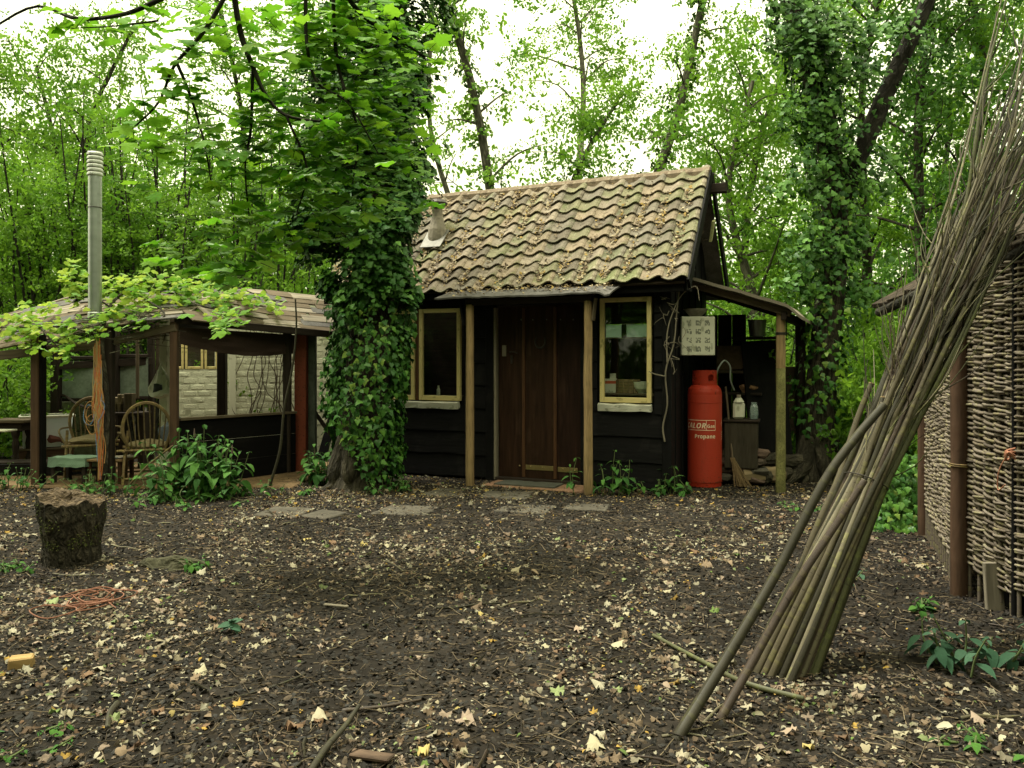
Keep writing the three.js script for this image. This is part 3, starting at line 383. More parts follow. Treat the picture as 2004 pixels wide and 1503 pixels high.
  part('shoulder', addUV(lathe([[R, 1.03], [R * 0.985, 1.06], [R * 0.93, 1.095], [R * 0.8, 1.125], [R * 0.6, 1.145], [0.03, 1.15], [0, 1.15]], 40)), redP, cyl);
  part('weld_ring', new THREE.TorusGeometry(R + 0.001, 0.004, 6, 48).rotateX(Math.PI / 2), redP, cyl).position.y = 0.94;
  part('foot_ring', addUV(lathe([[R * 0.86, 0.0], [R * 0.97, 0.0], [R * 0.97, 0.05], [R * 0.92, 0.06], [R * 0.86, 0.06], [R * 0.86, 0.0]], 40)), redP, cyl);
  { // shroud with hand holes: bent strip with round openings
    const s = new THREE.Shape(), Lq = 2 * Math.PI * 0.128, h = 0.17; s.moveTo(0, 0); s.lineTo(Lq, 0); s.lineTo(Lq, h); s.lineTo(0, h);
    for (const k of [0.1, 0.36, 0.62, 0.86]) { const p = new THREE.Path(); p.absellipse(Lq * k, h * 0.52, 0.036, 0.038, 0, Math.PI * 2); s.holes.push(p); }
    let g = new THREE.ExtrudeGeometry(s, { depth: 0.008, bevelEnabled: false, curveSegments: 14 }); const big = [], src = g.attributes.position; const tri = []; for (let i = 0; i < src.count; i += 3) tri.push([0, 1, 2].map((k) => V().fromBufferAttribute(src, i + k)));
    const split = (t, n) => { const e = [[0, 1], [1, 2], [2, 0]].map(([a, b]) => Math.abs(t[a].x - t[b].x)), m = Math.max(...e); if (m < 0.03 || n > 7) { big.push(...t); return; } const k = e.indexOf(m), a = t[k], b = t[(k + 1) % 3], c = t[(k + 2) % 3], q = a.clone().add(b).multiplyScalar(0.5); split([a, q, c], n + 1); split([q, b, c], n + 1); };
    tri.forEach((t) => split(t, 0)); const pos = new Float32Array(big.length * 3); big.forEach((p, i) => { const a = p.x / 0.128 + 2.7, q = 0.128 + p.z; pos.set([q * Math.sin(a), p.y, q * Math.cos(a)], i * 3); });
    g = new THREE.BufferGeometry(); g.setAttribute('position', new THREE.BufferAttribute(pos, 3)); part('shroud', addUV(g), redP, cyl).position.y = 1.13;
  }
  part('valve', addUV(lathe([[0, 1.14], [0.03, 1.14], [0.028, 1.18], [0.018, 1.19], [0.018, 1.23], [0.035, 1.235], [0.035, 1.25], [0, 1.255]], 12)), M.brass, cyl);
  const hose = thing('rubber_hose', 'looped grey hose between the gas cylinder and the wooden crate', 'hose', null);
  part('tube', wire([hw(0.36, 1.2, -0.66), hw(0.42, 1.36, -0.66), hw(0.47, 1.42, -0.7), hw(0.52, 1.36, -0.74), hw(0.52, 1.2, -0.78), hw(0.55, 1.08, -0.86)], 0.009, 30, 6), mat([0.22, 0.24, 0.22], { rough: 0.5 }), hose);
  // box on the wall
  const lamp = thing('patterned_box', 'square white box with twelve dark patterned squares hung on the gable wall', 'box', hw(0.21, 1.69, -0.42), HT + 0.42);
  part('casing', box(0.37, 0.43, 0.17, 0.008), M.white, lamp);
  { const rp = RNG(31), dk = mat([0.26, 0.26, 0.22], { map: 'mottle', rough: 0.8 }); for (let i = 0; i < 3; i++) for (let j = 0; j < 4; j++) { const cells = []; for (let a = 0; a < 5; a++) for (let b = 0; b < 5; b++) if (rp() < 0.64) cells.push(move(new THREE.BoxGeometry(0.0105, 0.0105, 0.004), (a - 2) * 0.0115, (b - 2) * 0.0115, 0)); part('pattern_square', join(cells), dk, lamp).position.set(-0.1 + i * 0.1, 0.145 - j * 0.096, 0.085); } }
  const bowl = whole('enamel_bowl', addUV(lathe([[0.0, 0], [0.06, 0], [0.12, 0.06], [0.135, 0.085], [0.128, 0.085], [0.11, 0.058], [0.05, 0.008], [0, 0.008]], 24)), mat([0.3, 0.28, 0.22], { map: 'mottle', rough: 0.6 }), 'dull wide bowl standing on top of the white patterned box', 'bowl'); bowl.position.copy(hw(0.2, 1.908, -0.42));
  // crate and the things on it
  const cr = thing('plywood_crate', 'tall weathered plywood crate beside the gas cylinder', 'crate', hw(0.62, 0.42, -0.95), HT + 0.1);
  for (const [w, h, d, X, z, n] of [[0.36, 0.52, 0.02, 0, 0.17, 'front_panel'], [0.36, 0.52, 0.02, 0, -0.17, 'back_panel'], [0.02, 0.52, 0.316, -0.17, 0, 'side_panel'], [0.02, 0.52, 0.316, 0.17, 0, 'side_panel']]) part(n, box(w, h, d, 0.004), mat([0.055, 0.045, 0.032], { map: 'wood', bump: 'wood', rough: 0.9 }), cr).position.set(X, 0.04, z);
  part('lid', box(0.4, 0.025, 0.4, 0.005), M.darkWood, cr).position.set(0, 0.315, 0);
  for (let j = 0; j < 4; j++) for (let i = 0; i < 3; i++) { const b = whole('rubble_stone', addUV(wobble(box(0.17, 0.1, 0.2, 0.03), 0.05, 9, j * 3.7 + i)), mat([0.12 + 0.02 * ((i + j) % 3), 0.105, 0.085], { map: 'mottle', bump: 'grit', rough: 0.95 }), `rough dark stone, ${['bottom', 'second', 'third', 'top'][j]} course, ${['left', 'middle', 'right'][i]} end of the stack under the plywood crate`, 'stone', 'stones stacked under the plywood crate'); b.position.copy(hw(0.45 + i * 0.165 + (j % 2) * 0.03, 0.06 + j * 0.1, -0.9)); b.rotation.y = HT + i; }
  const can = thing('plastic_bottle', 'white plastic container with a narrow neck standing on the plywood crate', 'container', hw(0.6, 0.752, -0.86), HT + 0.2);
  part('body', move(addUV(wobble(box(0.13, 0.2, 0.08, 0.03), 0.004, 9)), 0, 0.1, 0), M.white, can); part('shoulder', move(addUV(new THREE.CylinderGeometry(0.03, 0.062, 0.05, 12)), 0, 0.218, 0), M.white, can); part('cap', move(addUV(new THREE.CylinderGeometry(0.024, 0.024, 0.035, 12)), 0, 0.258, 0), M.greyWood, can);
  const gl = whole('work_gloves', addUV(wobble(new THREE.SphereGeometry(0.1, 14, 10).scale(1.3, 0.42, 0.7), 0.05, 13)), mat([0.24, 0.13, 0.07], { map: 'cloth', rough: 0.95 }), 'crumpled tan leather gloves lying behind the white container', 'gloves'); gl.position.copy(hw(0.66, 1.08, -1.35)); const sh2 = part('back_shelf', box(0.5, 0.03, 0.3, 0.004), M.darkWood, hut); sh2.position.set(0.55, 1.02, -1.42);
  const jar = thing('glass_jug', 'small clear glass jug on the crate right of the white container', 'jug', hw(0.76, 0.752, -0.92)); part('body', addUV(lathe([[0, 0], [0.04, 0], [0.05, 0.05], [0.045, 0.14], [0.03, 0.17], [0.035, 0.19], [0.03, 0.19], [0.026, 0.17], [0.04, 0.13], [0.045, 0.05], [0.035, 0.008], [0, 0.008]], 16)), new THREE.MeshPhysicalMaterial({ color: C(0.7, 0.78, 0.78), roughness: 0.1, transmission: 0.8, thickness: 0, ior: 1.45 }), jar);
  const panelD = whole('leaning_board', box(0.5, 1.65, 0.025, 0.004), M.tarDark, 'tall black board leaning at the back of the lean-to', 'board'); panelD.position.copy(hw(0.86, 0.84, -1.35)); panelD.rotation.set(-0.12, HT + 0.45, 0.05);
  const tin = whole('tin_bucket', addUV(lathe([[0, 0], [0.09, 0], [0.11, 0.2], [0.102, 0.2], [0.084, 0.01], [0, 0.01]], 20)), M.zinc, 'dull tin bucket on a high shelf at the back of the lean-to', 'bucket'); tin.position.copy(hw(0.72, 1.71, -1.5)); part('high_shelf', box(0.55, 0.03, 0.3, 0.004), M.darkWood, hut).position.set(0.7, 1.69, -1.55);
  const cb = whole('cardboard_box', wobble(box(0.36, 0.3, 0.26, 0.01), 0.02, 4), mat([0.13, 0.09, 0.055], { map: 'mottle', rough: 0.95 }), 'brown cardboard box on the shelf behind the patterned box', 'box'); cb.position.copy(hw(0.42, 1.45, -1.52)); cb.rotation.y = HT + 0.1;
  const rl = RNG(14); [[0.85, 0.12, -0.95, 0.09, 0.5], [0.98, 0.1, -1.1, 0.08, 1.1], [0.82, 0.27, -1.05, 0.07, 0.9], [1.02, 0.25, -1.3, 0.085, 0.6], [0.9, 0.1, -1.4, 0.09, 0.2]].forEach(([a, b, c, q, t], i) => { const l = thing('firewood_log', ['split pale log at the front of the firewood heap', 'round log low at the right of the firewood heap', 'short log on top of the firewood heap', 'log resting high at the back of the firewood heap', 'log hidden low behind the firewood heap'][i], 'log', hw(a, b, c), HT + t); const g = addUV(tube([V(-0.24, 0, 0), V(-0.1, 0.01, 0), V(0.1, -0.01, 0.01), V(0.24, 0, 0)], q, 9, 0.3, i * 3)); part('bark_log', g, i ? M.bark : mat([0.3, 0.22, 0.13], { map: 'wood', bump: 'wood', rough: 0.9 }), l); l.rotation.z = rl.r(-0.2, 0.3); });
  const br = thing('broom', 'straw broom head lying against the stones by the gas cylinder', 'broom', hw(0.55, 0.02, -0.72), HT); { const st = []; for (let i = 0; i < 60; i++) { const a = rl.g() * 0.5; st.push(bar(V(0.0 + rl.g() * 0.02, 0.3, -0.02 + rl.g() * 0.015), V(0.12 + a * 0.16, 0.0, 0.1 + rl.g() * 0.06), 0.004, 4)); } part('bristles', join(st), mat([0.17, 0.115, 0.06], { rough: 0.9 }), br); part('handle', bar(V(-0.1, 1.1, -0.16), V(0, 0.28, -0.02), 0.012, 7), M.oldWood, br); }
  // seen through the right window
  const P = (px, py) => hutAt(px, py, -0.27);
  let q = P(1196, 772); const ca = thing('carton', 'small white and red carton behind the right window', 'carton', hw(q.x, 1.052, q.z), HT + 0.2); part('body', box(0.13, 0.16, 0.09, 0.002), M.white, ca).position.y = 0.08; part('band', box(0.132, 0.035, 0.092, 0.002), mat([0.5, 0.1, 0.05]), ca).position.y = 0.12; part('flap', box(0.07, 0.06, 0.004, 0.001), M.white, ca).position.set(0.02, 0.19, 0);
  q = P(1229, 750); const bk = thing('wicker_basket', 'brown woven basket on the shelf behind the right window', 'basket', hw(q.x, 1.052, q.z), HT); for (let i = 0; i < 9; i++) part('weave', new THREE.TorusGeometry(0.5, 0.045, 5, 24).rotateX(Math.PI / 2).scale(0.26, 0.26, 0.17), M.cane[i % 2], bk).position.y = 0.01 + i * 0.0165; for (let i = 0; i < 14; i++) { const a = i / 14 * 6.283; part('stake', bar(V(Math.cos(a) * 0.138, 0, Math.sin(a) * 0.09), V(Math.cos(a) * 0.138, 0.15, Math.sin(a) * 0.09), 0.006, 5), M.cane[1], bk); }
  q = P(1260, 748); const cbw = whole('cream_bowl', addUV(lathe([[0, 0], [0.05, 0], [0.055, 0.012], [0.09, 0.05], [0.105, 0.1], [0.11, 0.13], [0.102, 0.13], [0.096, 0.1], [0.08, 0.05], [0, 0.02]], 24)), mat([0.6, 0.62, 0.5], { rough: 0.3 }), 'deep cream bowl right of the basket behind the right window', 'bowl'); cbw.position.copy(hw(q.x - 0.02, 1.052, q.z));
  q = hutAt(858, 768, -0.12); const bo = whole('white_bottle', addUV(lathe([[0, 0], [0.022, 0], [0.022, 0.07], [0.012, 0.09], [0.012, 0.12], [0, 0.12]], 12)), M.white, 'little white bottle standing inside the left window', 'bottle'); bo.position.copy(hw(q.x, 0.99, q.z)); part('inner_sill', box(1.2, 0.03, 0.2, 0.004), M.oldWood, hut).position.set(-3.14, 0.972, -0.17);
}
// ---------------------------------------------------------------- the open shelter on the left, and the white annex behind it
{
  const r = RNG(21), shed = thing('timber_shelter', 'low open-sided timber shelter with a vine-covered board roof', 'shelter', V(0, 0, 0));
  const up = (px, d, y0, y1, w, m, dd = w, name = 'post') => { const p = on(px, d), o = part(name, wobble(box(w, y1 - y0, dd, 0.008), 0.008, 3, px), m, shed); o.position.set(p.x, (y0 + y1) / 2, p.z); return o; };
  up(71, 9.05, -0.05, 1.72, 0.09, M.brownPost, 0.07); up(83, 9.08, -0.05, 1.72, 0.05, M.tarDark, 0.09);
  up(213, 8.93, -0.05, 1.78, 0.1, M.darkWood); up(341, 8.83, -0.05, 1.84, 0.08, M.brownPost, 0.08);
  up(562, 10.05, -0.05, 1.8, 0.09, M.darkWood); up(110, 11.0, -0.05, 1.9, 0.11, M.darkWood); up(224, 11.1, -0.05, 2.0, 0.11, M.darkWood); up(296, 11.2, -0.05, 2.0, 0.08, M.darkWood); up(269, 10.9, 0.9, 2.0, 0.04, M.oldWood);
  up(322, 9.9, -0.05, 1.95, 0.095, M.white); up(435, 10.7, -0.05, 2.0, 0.11, M.zinc.clone() && M.darkWood);
  const red = up(590, 10.25, -0.05, 1.8, 0.15, mat([0.2, 0.045, 0.025], { map: 'rustPaint', bump: 'wood', bs: 0.002, rough: 0.6, rep: 2 })); red.userData.label = 'red painted post';
  up(610, 10.35, -0.05, 1.8, 0.11, mat([0.09, 0.1, 0.085], { map: 'mottle', rough: 0.9 }));
  // roof of wide old boards sloping up to the back
  const e = [at(-60, 692, 9.5), at(140, 655, 9.1), at(345, 622, 8.72), at(500, 640, 9.6), at(660, 650, 10.4)], b = [at(-80, 640, 10.25), at(140, 588, 10.15), at(470, 566, 10.5), at(560, 574, 10.75), at(690, 588, 11.2)];
  const E2 = new THREE.CatmullRomCurve3(e, false, 'centripetal', 0.1), B2 = new THREE.CatmullRomCurve3(b, false, 'centripetal', 0.1), nc = 8, cuts = [0, 0.14, 0.27, 0.4, 0.52, 0.64, 0.76, 0.88, 1];
  for (let j = 0; j < nc; j++) for (let i = 0; i < cuts.length - 1; i++) {   // boards laid along the eave, each lapping the one below
    const v = (j + 0.5) / nc, P = (k, vv) => E2.getPoint(k).lerp(B2.getPoint(k), vv), jig = j && i ? r.r(-0.02, 0.02) : 0, k0 = cuts[i] + jig, k1 = cuts[i + 1] + jig, p = P(k0, v), q = P(k1, v), km = (k0 + k1) / 2, w = P(km, 0).distanceTo(P(km, 1)) / nc * 1.18;
    const y = q.clone().sub(p).normalize(), x = P(km, 1).sub(P(km, 0)); x.addScaledVector(y, -x.dot(y)).normalize(); const z = x.clone().cross(y), g = box(w, p.distanceTo(q) + 0.012, 0.02, 0.004);
    const o = part('roof_board', g, r.pick([M.oldWood, M.oldWood, M.greyWood, M.felt]), shed), m = new THREE.Matrix4().makeBasis(x, y, z).setPosition(p.lerp(q, 0.5)); o.matrix.copy(m); o.matrix.decompose(o.position, o.quaternion, o.scale); o.rotateY(z.y > 0 ? 0.05 : -0.05); o.position.y += r.r(0, 0.008) + (i % 2) * 0.004;
  }
  // beams, fascias
  const beam = (a, c, w, t, m = M.darkWood, n = 'beam') => part(n, plank(a, c, t, w, 0), m, shed);
  beam(at(-40, 700, 9.35), at(205, 672, 9.0), 0.1, 0.05, M.oldWood, 'fascia'); beam(at(200, 673, 9.0), at(345, 640, 8.8), 0.08, 0.05, M.oldWood, 'fascia'); 
  beam(at(343, 625, 8.8), at(660, 655, 10.4), 0.085, 0.05, M.darkWood, 'fascia'); beam(at(110, 716, 11.0), at(300, 706, 11.2), 0.1, 0.08); beam(at(-20, 640, 9.6), at(135, 590, 11.0), 0.14, 0.03, M.greyWood, 'edge_board');
  for (const [p0, p1] of [[[75, 690, 9.1], [110, 660, 11.0]], [[213, 668, 8.95], [224, 650, 11.1]], [[341, 640, 8.85], [435, 640, 10.7]]]) beam(at(...p0), at(...p1), 0.09, 0.06);
  // rolled blind under the side eave
  { const g = new THREE.PlaneGeometry(1, 1, 30, 6), a = g.attributes.position.array, p = at(352, 640, 8.86), q = at(577, 655, 10.12), p2 = at(352, 672, 8.86); const h = p.y - p2.y; for (let i = 0; i < a.length; i += 3) { const u = a[i] + 0.5, v = a[i + 1] + 0.5, w = p.clone().lerp(q, u); a[i] = w.x + 0.02 * N3(u * 6, v * 3, 1); a[i + 1] = w.y - (1 - v) * (h + 0.08 * Math.sin(u * Math.PI) + 0.05 * u + 0.015 * N3(u * 14, 2, 1)); a[i + 2] = w.z + 0.03 * N3(u * 4, v * 4, 7); } part('rolled_blind', addUV(g), mat([0.05, 0.03, 0.025], { map: 'cloth', rough: 0.95, side: THREE.DoubleSide }), shed); }
  // dark half-height wall on the right side
  { const a = at(350, 822, 8.9), c = at(578, 806, 10.12); for (let i = 0; i < 3; i++) { const k = a.y / 3, p = a.clone(), q = c.clone(); p.y = q.y = k * (i + 0.5); part('side_board', plank(p, q, 0.025, k - 0.004), M.tarDark, shed); } const p = a.clone(), q = c.clone(); p.y = a.y + 0.01; q.y = a.y + 0.01; part('rail', plank(p, q, 0.08, 0.03), M.oldWood, shed); }
  // translucent back panes, low block wall
  const pane = (x0, x1, y0, y1, d) => { const a = at(x0, y0, d), c = at(x1, y1, d), o = sub('back_window', shed); part('pane', box(c.x - a.x, a.y - c.y, 0.006, 0.001), M.poly, o).position.set((a.x + c.x) / 2, (a.y + c.y) / 2, -d); part('frame', box(c.x - a.x, 0.05, 0.04), M.darkWood, o).position.set((a.x + c.x) / 2, a.y, -d + 0.01); part('frame', box(c.x - a.x, 0.05, 0.04), M.darkWood, o).position.set((a.x + c.x) / 2, c.y, -d + 0.01); };
  pane(118, 216, 700, 782, 11.05); pane(234, 290, 696, 778, 11.15);
  { const m = mat([0.2, 0.22, 0.13], { map: 'mottle', bump: 'grit', rough: 0.95 }); for (let j = 0; j < 4; j++) for (let i = 0; i < 5; i++) { const p = on(36 + i * 38 + (j % 2) * 14, 11.35); part('wall_block', wobble(box(0.265, 0.208, 0.14, 0.006), 0.006, 5, i + j * 7), m, shed).position.set(p.x + 0.13, 0.105 + j * 0.212, p.z); } }
  part('floor', wobble(box(5.2, 0.06, 2.2, 0.02), 0.02, 2), mat([0.26, 0.19, 0.115], { map: 'soil', bump: 'soilBump', rough: 0.95 }), shed).position.set(-5.0, -0.003, -10.0);
  part('step_board', box(1.3, 0.05, 0.3, 0.006), M.darkWood, shed).position.copy(at(50, 905, 9.9)); part('step_board', box(1.7, 0.13, 0.05, 0.006), M.tarDark, shed).position.copy(at(70, 918, 9.75));

  // annex
  const an = thing('white_brick_annex', 'white painted brick annex seen through the open shelter', 'building', V(0, 0, 0), 0), ang = -0.30, O = at(346, 705, 11.7), dir = V(Math.cos(ang), 0, -Math.sin(ang)).normalize(), dd = V(0.93, 0, -0.37).normalize(), turn = Math.atan2(0.37, 0.93); void dir;
  const W2 = 2.15, bw = 0.2, bh = 0.094, g0 = box(bw - 0.012, bh - 0.012, 0.1, 0.012), bricks = [0, 1, 2, 3].map((k) => wobble(g0, 0.012, 14, k * 3.1)), half = wobble(box(bw / 2 - 0.012, bh - 0.012, 0.1, 0.012), 0.01, 14, 9);
  const wl = sub('wall', an); const put = (o, x, y, z) => { o.position.copy(O).addScaledVector(dd, x); o.position.y = y; o.position.addScaledVector(V(0.37, 0, 0.93).normalize(), z); o.rotation.y = turn; };
  const wy = EYE + (705 - 722) / FOCAL * 11.8; // window foot
  put(part('wall_backing', box(W2 + 1.0, wy, 0.08, 0.002), M.mortar, wl), W2 / 2 + 0.3, wy / 2, 0.004); put(part('wall_backing', box(W2 - 0.52 + 1, 2.3 - wy, 0.08, 0.002), M.mortar, wl), 0.52 + (W2 + 0.48) / 2, wy + (2.3 - wy) / 2, 0.004);
  let row = 0; for (let y = 0.42; y < 2.1; y += bh, row++) for (let x = (row % 2) * bw / 2 - 0.02; x < W2; x += bw) { if (y > wy - bh * 0.6 && x < 0.56) continue; const hb = r() < 0.12, o = part('brick', hb ? half : r.pick(bricks), r.pick(M.brick), wl); put(o, x + bw / 2, y + bh / 2, r.r(-0.004, 0.004)); }
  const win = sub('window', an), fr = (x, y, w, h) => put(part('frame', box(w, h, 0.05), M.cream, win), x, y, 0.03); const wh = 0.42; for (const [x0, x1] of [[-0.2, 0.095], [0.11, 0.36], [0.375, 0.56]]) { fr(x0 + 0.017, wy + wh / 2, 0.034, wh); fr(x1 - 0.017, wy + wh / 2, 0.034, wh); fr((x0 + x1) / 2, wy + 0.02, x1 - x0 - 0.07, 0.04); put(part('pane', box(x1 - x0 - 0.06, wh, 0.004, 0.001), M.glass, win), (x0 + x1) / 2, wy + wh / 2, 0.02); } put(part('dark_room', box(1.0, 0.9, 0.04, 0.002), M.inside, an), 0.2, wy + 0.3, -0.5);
  put(part('pillar', box(0.1, 2.2, 0.14, 0.006), M.white, an), 0.76, 1.1, 0.06); put(part('end_wall', box(1.4, 2.3, 0.1, 0.004), M.tarDark, an), W2 + 1.35, 1.15, -0.25);
  // bare climber on the annex
  const cl = thing('bare_climber', 'tangle of bare climbing stems against the white brick wall', 'climber', V(0, 0, 0)); for (let i = 0; i < 16; i++) { const x = r.r(0.8, 1.75), p = []; let X = x, y = 0.5; for (let k = 0; k <= 7; k++) { const v = O.clone().addScaledVector(dd, X); v.y = y; v.addScaledVector(V(0.37, 0, 0.93), 0.1 + r() * 0.04); p.push(v); X += r.g() * 0.13 + (1.35 - X) * 0.08 * Math.sin(k); y += 0.23; } part('stem', tube(curve(p, 26), [0.008, 0.005], 5), M.twig, cl); }
  const lean = thing('leaning_sapling', 'thin bare pale pole curving up to the shelter eave', 'pole', V(0, 0, 0)); part('pole', tube(curve([at(528, 950, 8.95), at(548, 880, 8.98), at(556, 800, 9.0), at(572, 720, 9.0), at(580, 640, 9.0), at(578, 585, 9.0)], 20), [0.017, 0.009], 7), M.sticks[1], lean);
  for (const [a, c, w, l, m] of [[[628, 900, 10.6], [668, 760, 10.9], 0.12, 'dark board leaning in the gap behind the red post', M.tarDark], [[612, 800, 10.5], [648, 852, 10.5], 0.05, 'short dark plank slanting in the gap behind the red post', M.darkWood], [[640, 797, 10.4], [650, 806, 10.4], 0.035, 'pale broken wood end in the gap behind the red post', M.cream]]) whole('scrap_board', plank(at(...a), at(...c), w, 0.025), m, l, 'board');

  // flue pipe
  const fl = thing('stove_pipe', 'tall grey metal stove pipe rising from the shelter roof', 'stove pipe', on(186, 9.0)); const y0 = 1.9, y1 = 3.48; part('pipe', addUV(lathe([[0.07, y0], [0.075, y0], [0.075, y0 + 0.05], [0.07, y0 + 0.06], [0.07, y1], [0.062, y1]], 24)), M.steel, fl); const pr = []; for (let i = 0; i < 6; i++) { const y = y1 + i * 0.045; pr.push([0.074, y], [0.084, y + 0.012], [0.084, y + 0.03], [0.074, y + 0.044]); } pr.push([0.076, y1 + 0.28], [0.06, y1 + 0.28]); part('cowl', addUV(lathe(pr, 24)), mat([0.62, 0.63, 0.6], { map: 'metal', rough: 0.4, metal: 0.7 }), fl); part('wire_band', new THREE.TorusGeometry(0.073, 0.005, 5, 24).rotateX(Math.PI / 2), M.iron, fl).position.y = 3.13;
  // twine on the post
  const tw = thing('twine_hank', 'hanks of orange and blue twine hanging down the shelter post', 'twine', on(197, 8.86)); { const colors = [mat([0.5, 0.16, 0.06], { rough: 0.9 }), mat([0.45, 0.24, 0.1], { rough: 0.9 }), mat([0.4, 0.3, 0.15], { rough: 0.9 }), mat([0.16, 0.26, 0.45], { rough: 0.8 })]; for (let i = 0; i < 70; i++) { const top = r.r(1.2, 1.68), L = r.r(0.4, top - 0.1), p = [], x0 = r.g() * 0.028, k0 = r() * 9; for (let k = 0; k <= 7; k++) { const u = k / 7, y = top - u * L, bulge = 0.04 * Math.exp(-Math.pow((y - 0.85) / 0.28, 2)); p.push(V(x0 + 0.03 * (1.4 - y) * 0.6 + N3(u * 3, k0, 1) * (0.03 + bulge * 1.6), y, 0.05 + N3(u * 3, k0, 5) * 0.025 + bulge * 0.6)); } part('twine', tube(curve(p, 18), 0.0045, 4), colors[i < 5 ? 3 : i % 3], tw); } for (let i = 0; i < 4; i++) { const c = V(-0.07 + r.g() * 0.03, 0.72 + r() * 0.2, 0.07), p = []; for (let k = 0; k <= 8; k++) p.push(c.clone().add(V(0.06 * Math.cos(k * 0.8), 0.11 * Math.sin(k * 0.8), 0.01 * r.g()))); part('twine', tube(curve(p, 24), 0.004, 4), colors[i === 0 ? 3 : 1], tw); } }
  // hanging bag
  const bag = thing('plastic_bag', 'white plastic bag hanging from the pale post in the shelter', 'bag', at(318, 742, 9.72)); { const pr2 = [[0.004, 0.22], [0.012, 0.17], [0.045, 0.1], [0.09, 0.0], [0.115, -0.1], [0.125, -0.18], [0.11, -0.215], [0.02, -0.22], [0, -0.22]], g = new THREE.LatheGeometry(pr2.map(([a, y]) => new THREE.Vector2(a, y)), 18).scale(1, 1, 0.5); const a = g.attributes.position.array; for (let i = 0; i < a.length; i += 3) a[i] += 0.16 * (a[i + 1] - 0.2) * 0.9; part('bag', addUV(wobble(wobble(g, 0.035, 9, 2), 0.016, 23, 5)), mat([0.72, 0.72, 0.68], { map: 'paint', rough: 0.45 }), bag); part('printed_patch', addUV(wobble(new THREE.BoxGeometry(0.1, 0.075, 0.02, 6, 5, 1), 0.03, 12)), mat([0.03, 0.033, 0.04], { rough: 0.5 }), bag).position.set(-0.035, -0.1, 0.06); }
  // tub on a wooden box
  const bx = thing('wooden_chest', 'low brown wooden chest under the plastic tub', 'chest', at(92, 916, 10.62), 0.5); part('carcass', box(0.62, 0.26, 0.42, 0.006), M.brownPost, bx).position.y = 0.13; part('lid', box(0.65, 0.025, 0.45, 0.005), M.oldWood, bx).position.y = 0.274; part('label_plate', box(0.14, 0.12, 0.006, 0.002), M.oldWood, bx).position.set(0.12, 0.14, 0.213);
  const tub = thing('plastic_tub', 'big cloudy white plastic tub standing on the wooden chest', 'tub', bx.position.clone().setY(0.292), 0.55); { const tm = new THREE.MeshPhysicalMaterial({ color: C(0.75, 0.78, 0.8), roughness: 0.55, transmission: 0.45, thickness: 0, ior: 1.4 }); const w = 0.55, h = 0.4, d = 0.38; for (const s of [-1, 1]) { const a = part('side_wall', box(w, h, 0.006, 0.002), tm, tub); a.position.set(0, h / 2, s * (d / 2)); a.rotation.x = s * 0.08; const c = part('side_wall', box(0.006, h, d, 0.002), tm, tub); c.position.set(s * w / 2, h / 2, 0); c.rotation.z = -s * 0.08; part('rim', box(w + 0.1, 0.03, 0.03, 0.006), M.white, tub).position.set(0, h, s * (d / 2 + 0.028)); part('rim', box(0.03, 0.03, d + 0.03, 0.006), M.white, tub).position.set(s * (w / 2 + 0.03), h + 0.002, 0); } part('base', box(w - 0.02, 0.006, d - 0.02, 0.002), tm, tub).position.y = 0.006; }
  const tc = whole('bundled_clothes', addUV(wobble(new THREE.SphereGeometry(0.17, 16, 12).scale(1.3, 0.6, 0.8), 0.08, 9, 3)), mat([0.16, 0.06, 0.05], { map: 'cloth', rough: 0.95 }), 'dark red crumpled cloth inside the plastic tub', 'cloth'); tc.position.copy(bx.position).add(V(0.05, 0.4, 0.02));
  const cup = whole('yellow_tin', addUV(lathe([[0, 0], [0.05, 0], [0.05, 0.075], [0.046, 0.075], [0.046, 0.006], [0, 0.006]], 16)), mat([0.55, 0.45, 0.2], { map: 'paint', rough: 0.5 }), 'little yellow tin standing on the low block wall', 'tin'); cup.position.copy(on(50, 11.35)).setY(0.853);
  // carved table on the left, bench top
  const tb = thing('old_table', 'dark old table with turned legs at the left edge of the shelter', 'table', on(12, 10.2), 0.05); part('tabletop', box(0.72, 0.035, 0.5, 0.006), M.oldWood, tb).position.y = 0.66; part('apron', box(0.6, 0.1, 0.4, 0.006), M.darkWood, tb).position.y = 0.59; for (const [x, z] of [[-0.2, 0.15], [0.2, 0.15], [-0.2, -0.15], [0.2, -0.15]]) part('leg', addUV(lathe([[0.05, 0], [0.05, 0.06], [0.035, 0.09], [0.05, 0.14], [0.03, 0.24], [0.042, 0.36], [0.03, 0.44], [0.05, 0.5], [0.05, 0.6], [0, 0.6]], 12)), M.darkWood, tb).position.set(x, 0, z);
  const st0 = whole('white_board', box(0.3, 0.02, 0.2, 0.004), M.white, 'small white board beside the old table at the left edge', 'board'); st0.position.copy(at(0, 842, 9.6));
  // stool, small table
  const stl = thing('footstool', 'low stool covered with a pale green cloth', 'stool', on(150, 9.25), -0.25); { const g = new THREE.BoxGeometry(0.5, 0.09, 0.3, 16, 3, 10), a = g.attributes.position.array; for (let i = 0; i < a.length; i += 3) { if (a[i + 1] < 0.01) { a[i + 1] -= 0.025 * (0.5 + N3(a[i] * 7, a[i + 2] * 7, 1)); a[i] *= 1.03; a[i + 2] *= 1.04; } else a[i + 1] += 0.01 * N3(a[i] * 5, a[i + 2] * 5, 3); } part('cloth_cover', addUV(wobble(g, 0.008, 12)), mat([0.24, 0.36, 0.27], { map: 'cloth', rough: 0.95 }), stl).position.y = 0.27; for (const [x, z] of [[-0.21, 0.11], [0.21, 0.11], [-0.21, -0.11], [0.21, -0.11]]) part('leg', box(0.05, 0.25, 0.05), M.darkWood, stl).position.set(x, 0.125, z); }
